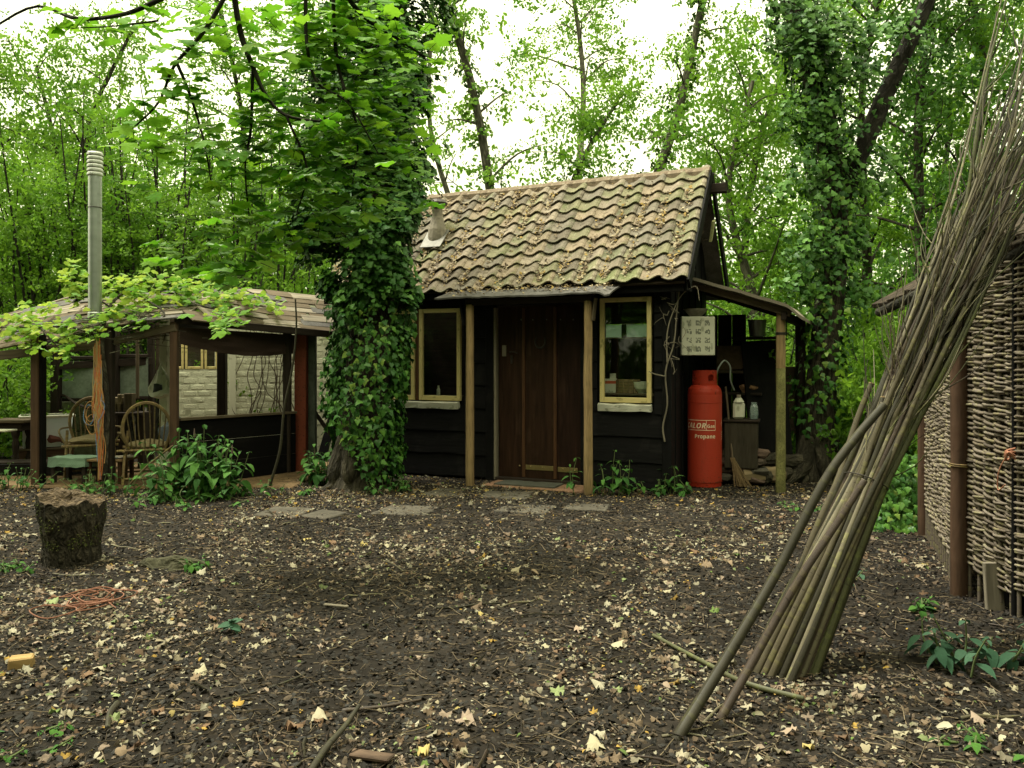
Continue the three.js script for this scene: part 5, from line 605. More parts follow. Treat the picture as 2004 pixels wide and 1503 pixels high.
low('little weed beneath the wattle shed corner', 2.35, -4.5, 28, 4, 0.1, 0.14, 0.07); low('low weeds in the bare earth beyond the lean-to post', 2.8, -7.7, 29, 9, 0.3, 0.08, 0.06); low('green seedlings in the litter at the bottom left corner', -1.9, -2.95, 30, 10, 0.25, 0.07, 0.05); low('green seedlings in the litter at the bottom right edge', 1.75, -2.95, 34, 5, 0.12, 0.07, 0.05);
{ // broken leafy twig
  const tw = thing('leafy_twig', 'snapped twig with fresh green leaves lying on the earth', 'twig', onGround(-1.49, -4.2, 0.012)), r = RNG(61); part('stem', wire([V(-0.16, 0, 0.1), V(-0.05, 0.012, 0.03), V(0.03, 0.03, -0.03)], 0.004, 8, 5), M.twig, tw); for (let i = 0; i < 7; i++) partAt('leaf', leaf(1, 0.55, 0.2, 0.3, 5), r.pick(LM.blue), pose(V(0.02 + r.g() * 0.03, 0.025 + r() * 0.02, -0.02 + r.g() * 0.03), V(r.g() * 0.7, 1, r.g() * 0.7), r() * 6.28, 0.075), tw);
}
{ // bare climber on the hut corner
  const t = thing('dead_climber', 'dry bare climbing stems on the right front corner of the hut', 'climber', V(0, 0, 0)), r = RNG(63);
  const st = (pts, r0, r1) => part('stem', tube(curve(pts.map((p) => hw(...p)), 24), [r0, r1], 5, 0.2, r() * 9), M.greyWood, t);
  st([[-0.03, 0.55, 0.07], [-0.05, 0.7, 0.075], [0.0, 0.95, 0.08], [-0.02, 1.3, 0.08], [0.07, 1.6, 0.08], [0.1, 1.95, 0.07], [0.14, 2.3, 0.05]], 0.011, 0.007); st([[0.0, 1.4, 0.09], [0.0, 1.7, 0.09], [0.05, 1.9, 0.09], [0.16, 2.12, 0.08], [0.3, 2.2, 0.06], [0.34, 2.05, 0.08]], 0.008, 0.004); st([[-0.02, 1.25, 0.09], [-0.12, 1.27, 0.09], [-0.2, 1.3, 0.08]], 0.008, 0.006);
  for (let i = 0; i < 22; i++) { const y = r.r(1.4, 2.3), x = r.r(-0.05, 0.18), s = V(x, y, 0.08), p = [s]; for (let k = 0; k < 3; k++) p.push(p[k].clone().add(V(r.g() * 0.08, r.g() * 0.08, r.g() * 0.03))); st(p.map((v) => [v.x, v.y, v.z]), 0.0045, 0.002); }
}
// ---------------------------------------------------------------- trees
const sprays = [0, 1, 2].map((k) => { const r = RNG(100 + k), l = leaf(1, 0.55, 0.2, 0.3, 3, 0.8), out = []; for (let i = 0; i < 9; i++) out.push(l.clone().applyMatrix4(pose(V(r.g() * 1.1, r.r(0, 2.6) - 0.4, r.g() * 0.9), V(r.g(), 0.5 + r.g(), r.g()), r() * 6.28, r.r(0.75, 1.2)))); return join(out); });   // in leaf lengths
const ivyGeo = lobed(IVY, 1, 0.35, 3, 0.1), ivySpray = (() => { const r = RNG(107), out = []; for (let i = 0; i < 5; i++) out.push(ivyGeo.clone().applyMatrix4(pose(V(r.g() * 1.1, r.g() * 1.1, r.g() * 0.5), V(r.g() * 0.7, r.g() * 0.7, 1), Math.PI + r.g() * 0.9, r.r(0.7, 1.15)))); return join(out); })();
const WOOD = [C(0.06, 0.17, 0.016), C(0.2, 0.36, 0.028)], IV = [C(0.02, 0.074, 0.012), C(0.095, 0.215, 0.03)], G = { dark: WOOD, mid: WOOD, lime: WOOD, teal: IV, ivy: IV };
function ivySleeve(parent, path, rad, n, size, solo, r, tint = G.ivy, y0 = 0.1, depth = 0.1, name = 'ivy') {   // ivy leaves over a trunk; the nearest ones each a part
  const list = [], cand = [];
  for (let i = 0; i < n; i++) { const u = r(), k = u * (path.length - 1), j = Math.min(Math.floor(k), path.length - 2), c = path[j].clone().lerp(path[j + 1], k - j); if (c.y < y0 * (0.4 + 1.2 * r())) continue; const a = r() * 6.283, q = rad(u, a) + r() * depth, out = V(Math.cos(a), 0, Math.sin(a)), p = c.addScaledVector(out, q); const nrm = out.clone().multiplyScalar(1).add(V(r.g() * 0.55, 0.35 + r.g() * 0.4, r.g() * 0.55)); cand.push([pose(p, nrm, Math.PI + r.g() * 0.8, size * r.r(0.55, 1.2)), p, out]); }
  const eye = V(0, EYE, 0).sub(parent.position); cand.forEach((c) => { c[3] = c[1].distanceTo(eye) - 0.6 * c[2].dot(eye.clone().sub(c[1]).normalize()) + (c[1].y > 3.4 ? 2 : 0) + r() * 0.25; }); cand.sort((a, b) => a[3] - b[3]);
  cand.forEach(([m], i) => { if (i < solo) partAt('ivy_leaf', ivyGeo, r.pick(ivySolo), m, parent); else list.push([m, mixC(tint[0], tint[1], r() * r())]); });
  return copies(name, ivyGeo, ivyMat, list, parent);
}
// a tree: trunk path, limbs, and sprays of leaves gathered in clumps at the limb ends
function tree(name, label, category, pos, o) {
  const r = RNG(o.seed), t = thing(name, label, category, pos, 0, o.group), H = o.h, tr = o.path ? o.path : curve([V(0, -0.1, 0), V(r.g() * 0.06 * H, H * 0.35, r.g() * 0.05 * H), V((o.lean || 0) * 0.6 + r.g() * 0.08 * H, H * 0.7, r.g() * 0.06 * H), V((o.lean || 0) + r.g() * 0.1 * H, H, r.g() * 0.06 * H)], 18);
  const r0 = o.r0, r1 = o.r1 ?? r0 * 0.25, bark = o.bark || M.bark, L = tr.length - 1;
  part('trunk', tube(tr, (k) => lerp(r0, r1, Math.pow(k, 0.8)) * (1 + 0.5 * Math.exp(-k * 22)), 10, 0.18, o.seed), bark, t);
  const list = [], tint = o.tint || G.mid, limbs = o.limbs, sp = sprays[o.seed % 3], sz = o.leaf || 0.07, twigs = [];
  for (let i = 0; i < limbs; i++) {
    const u = lerp(o.from ?? 0.3, 1, (i + r() * 0.8) / limbs), k = Math.min(u * L, L - 0.01), j = Math.floor(k), s = tr[j].clone().lerp(tr[j + 1], k - j), az = i * 2.4 + r.g() * 0.5, el = r.r(o.el?.[0] ?? 0.1, o.el?.[1] ?? 0.9), len = (o.reach || 1.6) * r.r(0.55, 1.15) * (1 - 0.45 * (u - (o.from ?? 0.3)));
    const dir = V(Math.cos(az) * Math.cos(el), Math.sin(el), Math.sin(az) * Math.cos(el)), m = s.clone().addScaledVector(dir, len * 0.5).add(V(r.g() * 0.14 * len, 0.1 * len, r.g() * 0.14 * len)), e = s.clone().addScaledVector(dir, len).add(V(0, (o.droop ?? 0) * len, 0)), lp = curve([s, m, e], 8);
    part('limb', tube(lp, [Math.max(0.012, r0 * 0.32 * (1 - u * 0.6)), 0.006], 5, 0.2, i), bark, t);
    for (let c = 0; c < (o.clumps || 4); c++) {
      const q = lp[Math.min(8, 3 + Math.floor(r() * 6))].clone(), cc = q.clone().add(V(r.g() * 0.34 * len, r.g() * 0.26 * len, r.g() * 0.34 * len)), cr = (o.cr || 0.38) * r.r(0.6, 1.3);
      twigs.push(tube([q, q.clone().lerp(cc, 0.5).add(V(r.g() * 0.06, r.g() * 0.06, r.g() * 0.06)), cc], [0.008, 0.003], 4));
      const bias = r();
      for (let g = 0; g < (o.per || 22); g++) { const p = cc.clone().add(V(r.g() * cr * 1.25, r.g() * cr * 0.75, r.g() * cr * 1.25)); list.push([pose(p, V(r.g() * 0.8, 1, r.g() * 0.8), r() * 6.28, sz * r.r(0.7, 1.25)), mixC(tint[0], tint[1], clamp(bias * 0.6 + r() * 0.5, 0, 1))]); }
    }
  }
  part('twigs', join(twigs), bark, t).userData.kind = 'stuff';
  copies('foliage', sp, tinted, list, t);
  if (o.ivy) { copies('ivy', ivySpray, ivyMat, [...Array(o.ivy)].map(() => { const u = Math.pow(r(), 0.8) * (o.ivyTop || 0.8), k = u * L, j = Math.min(Math.floor(k), L - 1), c = tr[j].clone().lerp(tr[j + 1], k - j), a = r() * 6.283, out = V(Math.cos(a), 0, Math.sin(a)), bump = 1 + 1.2 * Math.max(0, N3(u * 9, a * 0.5, o.seed)); c.addScaledVector(out, lerp(r0, r1, u) + (0.05 + 0.22 * r() * r()) * bump); return [pose(c, out.add(V(r.g() * 0.6, 0.4, r.g() * 0.6)), Math.PI + r.g(), (o.ivyLeaf || 0.075) * r.r(0.7, 1.3)), mixC((o.ivyTint || G.ivy)[0], (o.ivyTint || G.ivy)[1], r())]; }), t); }
  return t;
}
function bush(name, label, category, pos, o) {                        // many thin stems, dense leaves
  const r = RNG(o.seed), t = thing(name, label, category, pos, 0, o.group), list = [], tint = o.tint || G.mid, stems = [], bark = o.bark || M.barkDark;
  for (let s = 0; s < o.stems; s++) {
    const a = r() * 6.283, q = Math.sqrt(r()) * o.r, b = V(Math.cos(a) * q * 0.5, -0.05, Math.sin(a) * q * 0.5), top = V(Math.cos(a) * q * 1.2 + r.g() * 0.3, o.h * r.r(0.55, 1) * (1 - 0.25 * (q / o.r) ** 2), Math.sin(a) * q * 1.2 + r.g() * 0.3), p = curve([b, b.clone().lerp(top, 0.35).add(V(r.g() * 0.2, 0, r.g() * 0.2)), b.clone().lerp(top, 0.7).add(V(r.g() * 0.25, 0, r.g() * 0.25)), top], 12);
    part('stem', tube(p, [o.sr || 0.03, 0.008], 5, 0.2, s), bark, t);
    for (let c = 0; c < o.clumps; c++) { const k = Math.floor(lerp(12 * (o.from ?? 0.25), 12, r())), ctr = p[k].clone().add(V(r.g() * 0.5, r.g() * 0.35, r.g() * 0.5)), cr = (o.cr || 0.32) * r.r(0.6, 1.3), bias = r(); stems.push(tube([p[k], ctr], [0.006, 0.003], 4)); for (let g = 0; g < o.per; g++) list.push([pose(ctr.clone().add(V(r.g() * cr * 1.2, r.g() * cr * 0.8, r.g() * cr * 1.2)), V(r.g() * 0.8, 1, r.g() * 0.8), r() * 6.28, (o.leaf || 0.06) * r.r(0.7, 1.25)), mixC(tint[0], tint[1], clamp(bias * 0.55 + r() * 0.55, 0, 1))]); }
  }
  part('twigs', join(stems), bark, t).userData.kind = 'stuff'; copies('foliage', sprays[o.seed % 3], tinted, list, t); return t;
}
const B = (px, d) => { const p = on(px, d); p.y = gh(p.x, p.z); return p; };
// the ivy tree left of the porch
{
  const r = RNG(71), pos = B(704, 9.05), t = thing('ivy_tree', 'big tree trunk smothered in ivy left of the porch', 'tree', pos);
  const path = curve([V(0, -0.1, 0), V(0.04, 0.8, 0), V(0.14, 1.8, -0.05), V(0.2, 3.2, -0.1), V(0.3, 5, -0.15), V(0.35, 7.5, -0.2)], 30);
  part('trunk', tube(path, (k) => 0.27 * (1 - 0.4 * k) + 0.13 * Math.exp(-k * 18), 16, 0.3, 3), M.bark, t);
  for (const [a, l] of [[2.7, 0.3], [1.75, 0.24], [0.6, 0.26], [3.8, 0.34]]) part('root', tube(curve([V(Math.cos(a) * 0.12, 0.55, Math.sin(a) * 0.12), V(Math.cos(a) * 0.25, 0.2, Math.sin(a) * 0.25), V(Math.cos(a) * l, 0.04, Math.sin(a) * l), V(Math.cos(a) * (l + 0.25), -0.06, Math.sin(a) * (l + 0.25))], 12), [0.13, 0.12, 0.07, 0.03], 10, 0.3, a), M.bark, t);
  const lower = path.filter((p) => p.y < 3.0), sleeve = (u, a) => 0.3 + 0.08 * N3(Math.cos(a) * 2, u * 5, Math.sin(a) * 2) + 0.1 * Math.sin(Math.PI * clamp(u, 0, 1));
  // bare bark at the lower left, ivy elsewhere
  { const c = []; for (let i = 0; i < 5200; i++) { const u = r(), k = u * (lower.length - 1), j = Math.min(Math.floor(k), lower.length - 2), p0 = lower[j].clone().lerp(lower[j + 1], k - j), a = r() * 6.283, left = Math.max(0, -Math.cos(a + 0.42)); if (p0.y < 0.12 + 0.95 * Math.pow(left, 1.3) * (0.7 + 0.3 * r())) continue; const out = V(Math.cos(a), 0, Math.sin(a)), p = p0.clone().addScaledVector(out, sleeve(u, a) * (p0.y < 0.5 ? 1.12 : 1) + r() * 0.09), front = Math.sin(a); c.push([pose(p, out.clone().add(V(r.g() * 0.75, 0.3 + r.g() * 0.5, r.g() * 0.75)), Math.PI + r.g() * 0.9, 0.07 * r.r(0.35, 1.4)), front + r() * 0.5 - (p0.y > 2.2 ? 1 : 0)]); } c.sort((a, b) => b[1] - a[1]); c.forEach(([m], i) => { if (i < 300) partAt('ivy_leaf', ivyGeo, r.pick(ivySolo), m, t); }); copies('ivy', ivyGeo, ivyMat, c.slice(300).map(([m]) => [m, mixC(G.ivy[0], G.ivy[1], r() * r())]), t); }
  // bushy ivy higher up
  const list = []; const cl = [[-0.45, 2.75, 0.1, 0.4], [-0.25, 3.15, 0.15, 0.42], [0.25, 2.75, 0.15, 0.46], [0.42, 3.0, 0.1, 0.36], [0.1, 2.35, 0.25, 0.42], [0.42, 2.3, 0.2, 0.26], [-0.62, 2.95, 0.15, 0.3], [0.15, 3.6, 0.1, 0.55], [0.5, 3.7, 0, 0.36], [-0.35, 3.8, 0, 0.5], [0.45, 4.3, 0, 0.5], [0.0, 4.6, 0, 0.55], [0.6, 4.6, -0.1, 0.34], [0.45, 5.2, 0, 0.55], [-0.1, 5.4, 0, 0.5], [0.6, 5.9, 0, 0.5], [0.2, 6.3, 0, 0.6], [-0.3, 2.2, 0.2, 0.16], [0.55, 2.1, 0.2, 0.12]];
  for (const [x, y, z, q] of cl) { const n = Math.floor(900 * q); const tw = []; for (let i = 0; i < 5; i++) tw.push(V(x + r.g() * q * 0.6, y + r.g() * q * 0.6, z + r.g() * q * 0.6)); for (let i = 0; i < n; i++) { const c = r.pick(tw), p = c.clone().add(V(r.g() * q * 0.5, r.g() * q * 0.5, r.g() * q * 0.5)), out = p.clone().sub(V(0.2, p.y - 0.1, 0)).normalize(); list.push([pose(p, out.add(V(r.g() * 0.7, 0.5, r.g() * 0.7)), Math.PI + r.g(), 0.072 * r.r(0.6, 1.25)), mixC(G.ivy[0], G.ivy[1], r() * r())]); } for (const c of tw) part('ivy_stem', tube([V(0.15, y - 0.3, -0.05), c], [0.014, 0.005], 5), M.barkDark, t); }
  copies('ivy_crown', ivySpray, ivyMat, list.map(([m, c]) => [m, c]), t);
}
// the overhanging sycamore bough
{
  const r = RNG(81), t = thing('sycamore_bough', 'leafy sycamore bough hanging into the top left of the view', 'branch', V(0, 0, 0)), g = [0, 1, 2].map((k) => lobed(SYCAMORE, 1, 0.22 + k * 0.1, k * 2.3 + 1, 0.07)), bk = M.barkDark, tips = [];
  const limb = (pts, r0, r1, n) => { const p = curve(pts, 24); part('branch', tube(p, [r0, r1], 6, 0.2, r() * 9), bk, t); for (let i = 5; i <= 24; i += n) tips.push([p[i], p[Math.min(24, i + 1)].clone().sub(p[i - 1]).normalize()]); return p; };
  limb([at(440, -180, 4.6), at(470, 60, 5.0), at(495, 130, 5.05), at(520, 185, 5.05), at(560, 225, 5.0), at(650, 240, 5.1)], 0.022, 0.007, 2);
  limb([at(495, 130, 5.05), at(490, 260, 5.1), at(480, 320, 5.1), at(490, 450, 5.2)], 0.012, 0.004, 2); limb([at(345, 120, 5.2), at(370, 180, 5.2), at(400, 280, 5.15), at(415, 370, 5.1)], 0.012, 0.004, 2); limb([at(470, -60, 5.0), at(400, 60, 5.1), at(340, 130, 5.2), at(310, 200, 5.2), at(250, 260, 5.2)], 0.016, 0.005, 2);
  limb([at(430, -60, 4.9), at(310, 0, 5.2), at(240, 28, 5.3), at(150, 36, 5.4), at(70, 12, 5.5), at(-40, 70, 5.6)], 0.02, 0.007, 9); limb([at(310, 40, 5.3), at(230, 50, 5.3), at(140, 55, 5.4)], 0.008, 0.003, 9); limb([at(620, -120, 5.2), at(700, 20, 5.5), at(770, 70, 5.6), at(830, 110, 5.6)], 0.022, 0.006, 2); limb([at(560, 225, 5.0), at(600, 330, 5.1), at(580, 420, 5.1)], 0.01, 0.004, 2); limb([at(650, -100, 5.3), at(660, 120, 5.4), at(700, 260, 5.3), at(690, 360, 5.3)], 0.016, 0.004, 2);
  limb([at(600, -80, 5.2), at(600, 80, 5.3), at(620, 160, 5.3), at(680, 200, 5.2), at(740, 300, 5.3)], 0.014, 0.004, 2);
  const all = [], add = (c) => { const len = r.r(0.05, 0.14), a = r() * 6.28, p = c.clone().add(V(Math.cos(a) * len, r.g() * 0.07, Math.sin(a) * len)), n = V(r.g() * 0.55, 1, r.g() * 0.55 + 0.25), m = pose(p, n, Math.atan2(Math.cos(a), -Math.sin(a)) + r.g() * 0.7, 0.13 * r.r(0.65, 1.2)); all.push([m, p]); if (r() < 0.5) twg.push(tube([c, p], [0.003, 0.0015], 3)); };
  const twg = [];
  for (const [c, d] of tips) { void d; for (let k = 0; k < 4; k++) add(c); }
  // fuller masses
  const mass = (px, py, d, rx, ry, n) => { for (let i = 0; i < n; i++) { const a = r() * 6.28, q = Math.sqrt(r()); add(at(px + Math.cos(a) * q * rx, py + Math.sin(a) * q * ry, d + r.g() * 0.35)); } };
  mass(650, 140, 5.6, 160, 160, 280); mass(690, 330, 5.5, 135, 110, 190); mass(520, 330, 5.2, 110, 110, 46); mass(360, 260, 5.3, 110, 90, 40); mass(270, 320, 5.2, 60, 60, 26); mass(430, 480, 5.2, 130, 70, 80); mass(590, 440, 5.5, 120, 70, 90); mass(430, 540, 5.1, 60, 30, 18); mass(500, 60, 5.4, 160, 70, 60); mass(330, 60, 5.6, 110, 60, 40); mass(770, 120, 5.8, 80, 120, 110); mass(765, 290, 5.7, 60, 70, 60); mass(620, 30, 5.5, 150, 60, 60); mass(440, 630, 6.6, 36, 22, 10);
  const eye = V(0, EYE, 0); all.sort((a, b) => a[1].distanceTo(eye) - b[1].distanceTo(eye)); all.slice(0, 300).forEach(([m]) => partAt('leaf', r.pick(g), r.pick(LM.syc), m, t));
  copies('leaves', g[1], tinted, all.slice(300).map(([m]) => [m, mixC(C(0.085, 0.25, 0.013), C(0.21, 0.4, 0.025), r())]), t); part('twigs', join(twg), bk, t).userData.kind = 'stuff';
}
// grape vine over the shelter roof
{
  const r = RNG(91), t = thing('grape_vine', 'yellow-green grape vine sprawling over the shelter roof', 'vine', V(0, 0, 0)), g = [0, 1, 2].map((k) => lobed(VINE, 1, 0.3, k * 1.7 + 2, 0.09)), all = [];
  const runs = [[[205, 930, 8.85], [210, 780, 8.85], [200, 660, 8.85], [215, 600, 9.0], [260, 570, 9.6], [350, 575, 9.8], [430, 590, 9.9], [520, 600, 10]], [[200, 660, 8.85], [140, 640, 8.9], [80, 640, 9.0], [20, 640, 9.2], [-30, 640, 9.3]], [[215, 600, 9.0], [170, 570, 9.2], [140, 550, 9.4], [130, 530, 9.4]], [[260, 570, 9.6], [320, 620, 8.8], [280, 640, 8.8], [240, 650, 8.8]], [[350, 575, 9.4], [400, 600, 9.0], [470, 610, 9.3]], [[80, 640, 9.0], [100, 665, 8.8], [125, 690, 8.8]], [[230, 580, 9.2], [300, 545, 9.7], [420, 550, 10], [540, 590, 10.2]]];
  runs.forEach((p, i) => part('vine_stem', tube(curve(p.map((q) => at(...q)), 40), [i ? 0.012 : 0.03, 0.006], 6, 0.3, i), M.bark, t));
  const mass = (px, py, d, rx, ry, n) => { for (let i = 0; i < n; i++) { const a = r() * 6.28, q = Math.sqrt(r()), p = at(px + Math.cos(a) * q * rx, py + Math.sin(a) * q * ry, d + r.g() * 0.3); all.push([pose(p, V(r.g() * 0.7, 1, r.g() * 0.7 + 0.45), r() * 6.28, 0.1 * r.r(0.5, 1.2)), p]); } };
  mass(150, 560, 9.2, 30, 40, 69); mass(230, 575, 9.3, 50, 40, 120); mass(320, 570, 9.5, 70, 34, 165); mass(400, 580, 9.4, 50, 36, 90); mass(440, 625, 8.6, 42, 26, 45); mass(500, 595, 9.9, 60, 20, 60); mass(30, 640, 9.1, 50, 26, 75); mass(100, 660, 8.9, 60, 34, 84); mass(125, 690, 8.75, 22, 16, 21); mass(170, 640, 8.8, 40, 30, 51); mass(260, 620, 8.9, 60, 26, 75); mass(70, 610, 9.6, 60, 22, 50); mass(470, 590, 9.7, 60, 24, 80); mass(420, 560, 10.2, 80, 20, 50); mass(140, 520, 9.4, 14, 16, 12); mass(320, 540, 9.8, 90, 14, 36);
  const eye = V(0, EYE, 0); all.sort((a, b) => a[1].distanceTo(eye) - b[1].distanceTo(eye)); all.slice(0, 300).forEach(([m]) => partAt('leaf', r.pick(g), r.pick(LM.vine), m, t)); copies('leaves', g[0], tinted, all.slice(300).map(([m]) => [m, mixC(C(0.13, 0.29, 0.022), C(0.36, 0.46, 0.05), r())]), t);
  const mess = []; for (let i = 0; i < 70; i++) { const p = at(r.r(130, 330), r.r(610, 670), r.r(8.75, 9.1)); mess.push(tube(curve([p, p.clone().add(V(r.g() * 0.2, r.g() * 0.08, r.g() * 0.1)), p.clone().add(V(r.g() * 0.4, -0.05 + r.g() * 0.1, r.g() * 0.1))], 6), 0.0035, 4)); } part('dry_stems', join(mess), M.barkPale, t).userData.kind = 'stuff';
}
// the forked ivy tree on the right
{
  const r = RNG(95), pos = B(1600, 9.6), t = thing('forked_ivy_tree', 'forked ivy-clad tree standing beside the lean-to', 'tree', pos);
  const k = 9.6 / FOCAL, P = (px, py, z = 0) => V((px - 1602) * k, EYE + (705 - py) * k, z), main = curve([V(0, -0.1, 0), P(1606, 800), P(1625, 600), P(1640, 400, -0.05), P(1615, 200, -0.1), P(1565, 20, -0.1), P(1530, -140, -0.15)], 30), fork = curve([P(1645, 400, -0.05), P(1690, 290, 0), P(1735, 170, 0.1), P(1790, 40, 0.2), P(1850, -120, 0.3)], 20);
  part('trunk', tube(main, (u) => 0.19 * (1 - 0.45 * u) + 0.22 * Math.exp(-u * 16), 16, 0.28, 5), M.bark, t); part('limb', tube(fork, [0.12, 0.1, 0.07], 12, 0.2, 6), M.barkDark, t);
  for (const [a, l] of [[2.6, 0.5], [1.6, 0.35], [0.4, 0.35]]) part('root', tube(curve([V(Math.cos(a) * 0.12, 0.5, Math.sin(a) * 0.12), V(Math.cos(a) * 0.3, 0.16, Math.sin(a) * 0.3), V(Math.cos(a) * l, 0.02, Math.sin(a) * l), V(Math.cos(a) * (l + 0.2), -0.08, Math.sin(a) * (l + 0.2))], 10), [0.12, 0.11, 0.06, 0.03], 9, 0.3, a), M.bark, t);
  ivySleeve(t, main, (u, a) => 0.19 + 0.14 * Math.max(0, N3(Math.cos(a) * 2, u * 8, Math.sin(a) * 2)), 3000, 0.08, 200, r, G.ivy, 0.75, 0.14); ivySleeve(t, fork, () => 0.1, 160, 0.08, 0, r, G.teal, 0, 0.1, 'fork_ivy');
  const list = []; for (const [px, py, q, n] of [[1600, 100, 0.55, 150], [1580, 60, 0.6, 170], [1600, 260, 0.4, 60], [1560, 230, 0.35, 40], [1680, 330, 0.4, 60], [1600, 480, 0.45, 90], [1660, 470, 0.3, 40], [1580, 350, 0.4, 60], [1650, 160, 0.5, 60], [1570, 560, 0.35, 50], [1680, 580, 0.25, 30], [1750, 80, 0.4, 40]]) for (let i = 0; i < n * 0.95; i++) { const p = P(px, py).add(V(r.g() * q * 0.8, r.g() * q * 0.7, r.g() * q * 0.6 + 0.15)); list.push([pose(p, V(r.g() * 0.8, 0.5, 0.8 + r.g() * 0.5), Math.PI + r.g(), 0.085 * r.r(0.6, 1.2)), mixC(G.teal[0], G.teal[1], r())]); } copies('ivy_crown', ivySpray, ivyMat, list, t);
}
// low ivy by the wattle shed
{ const r = RNG(97), t = thing('ivy_patch', 'ivy growing up against the far end of the wattle shed', 'ivy', B(1765, 6.9)), c = []; for (let i = 0; i < 1500; i++) { const y = r() * r() * 0.75, w = 0.34 * (1 - y * 0.5), p = V(r.r(-w, w * 0.9), y, -0.1 + r.g() * 0.16 + (0.3 - y * 0.3) * r()); c.push([pose(p, V(r.g() * 0.6 - 0.2, 0.5 + r.g() * 0.4, 0.9), Math.PI + r.g() * 0.8, 0.065 * r.r(0.6, 1.2)), p.z + r() * 0.3]); } c.sort((a, b) => b[1] - a[1]); c.slice(0, 150).forEach(([m]) => partAt('ivy_leaf', ivyGeo, r.pick(ivySolo), m, t)); copies('ivy', ivyGeo, ivyMat, c.slice(150).map(([m]) => [m, mixC(G.ivy[0], G.ivy[1], r())]), t); for (let i = 0; i < 7; i++) part('stem', tube(curve([V(r.g() * 0.2, -0.05, -0.15), V(r.g() * 0.2, 0.3, -0.2), V(r.g() * 0.25, 0.75, -0.22)], 8), 0.007, 5), M.twig, t); }

// woodland behind: thickets on the left
[[20, 13.2, 5.6, 'dense dark thicket at the far left behind the shelter'], [150, 13.6, 6.4, 'dense dark thicket behind the stove pipe'], [275, 13.4, 6.6, 'dense green thicket right of the stove pipe'], [395, 13.8, 6.4, 'dense green thicket above the middle of the shelter roof'], [520, 13.6, 5.8, 'dense green thicket left of the ivy-covered trunk']].forEach(([px, d, h, l], i) => bush('hawthorn_thicket', l, 'thicket', B(px, d), { seed: 200 + i, stems: 26, h, r: 1.15, sr: 0.035, clumps: 8, per: 10, from: 0.25, leaf: 0.07, tint: WOOD, cr: 0.34 }));
[[-60, 17, 8, 'tall leafy tree at the left edge behind the thicket'], [90, 18.5, 8.2, 'tall leafy tree behind the far left thicket'], [260, 18, 9, 'tall leafy tree rising behind the stove pipe'], [430, 19, 10, 'tall leafy tree behind the sycamore bough'], [590, 17.5, 10, 'tall leafy tree behind the left of the ivy-covered trunk']].forEach(([px, d, h, l], i) => tree('leafy_tree', l, 'tree', B(px, d), { seed: 220 + i, h, r0: 0.13, limbs: 22, from: 0.2, reach: 2.0, clumps: 4, per: 12, leaf: 0.09, cr: 0.42, tint: i % 2 ? G.lime : G.mid }));
// bright airy trees over the hut
tree('slender_tree', 'slender ivy-clad tree rising behind the left end of the hut roof', 'tree', B(945, 15), { seed: 240, h: 9.5, lean: -0.4, r0: 0.13, r1: 0.05, limbs: 12, from: 0.3, reach: 1.5, clumps: 3, per: 9, leaf: 0.085, cr: 0.36, tint: G.lime, bark: M.barkPale, ivy: 380, ivyTop: 0.95, ivyTint: G.mid });
tree('rounded_tree', 'bushy rounded tree showing above the middle of the ridge', 'tree', B(1160, 15.5), { seed: 242, h: 6.5, r0: 0.11, r1: 0.03, limbs: 15, from: 0.3, reach: 1.25, clumps: 4, per: 14, leaf: 0.08, cr: 0.36, tint: G.mid, bark: M.barkPale, ivy: 260, ivyTint: G.mid });
tree('slender_tree', 'slender ivy-clad tree leaning right behind the right half of the ridge', 'tree', B(1255, 14.5), { seed: 243, h: 8.6, lean: 0.7, r0: 0.14, r1: 0.06, limbs: 11, from: 0.3, reach: 1.3, clumps: 3, per: 9, leaf: 0.08, cr: 0.34, tint: G.lime, bark: M.barkPale, ivy: 480, ivyTop: 1, ivyTint: G.mid });
tree('airy_tree', 'tall airy lime-green tree far behind the middle of the hut', 'tree', B(1090, 23), { seed: 244, h: 14, r0: 0.16, limbs: 16, from: 0.55, reach: 2.6, clumps: 4, per: 11, leaf: 0.11, cr: 0.5, tint: G.lime, droop: -0.15, bark: M.barkPale });
0 && tree('airy_tree', 'tall airy lime-green tree far behind the right end of the ridge', 'tree', B(1400, 24), { seed: 245, h: 12.5, r0: 0.16, limbs: 16, from: 0.4, reach: 2.8, clumps: 4, per: 12, leaf: 0.11, cr: 0.5, tint: G.lime, bark: M.barkPale });
tree('airy_tree', 'tall airy lime-green tree far behind the left end of the ridge', 'tree', B(850, 24), { seed: 246, h: 12, r0: 0.15, limbs: 12, from: 0.35, reach: 2.2, clumps: 3, per: 10, leaf: 0.11, cr: 0.5, tint: G.lime, bark: M.barkPale });
tree('bare_sapling', 'thin dark sapling standing just behind the left part of the ridge', 'tree', B(975, 12.6), { seed: 247, h: 4.1, r0: 0.035, r1: 0.01, limbs: 7, from: 0.55, reach: 0.8, clumps: 2, per: 3, leaf: 0.06, cr: 0.3, tint: G.lime });
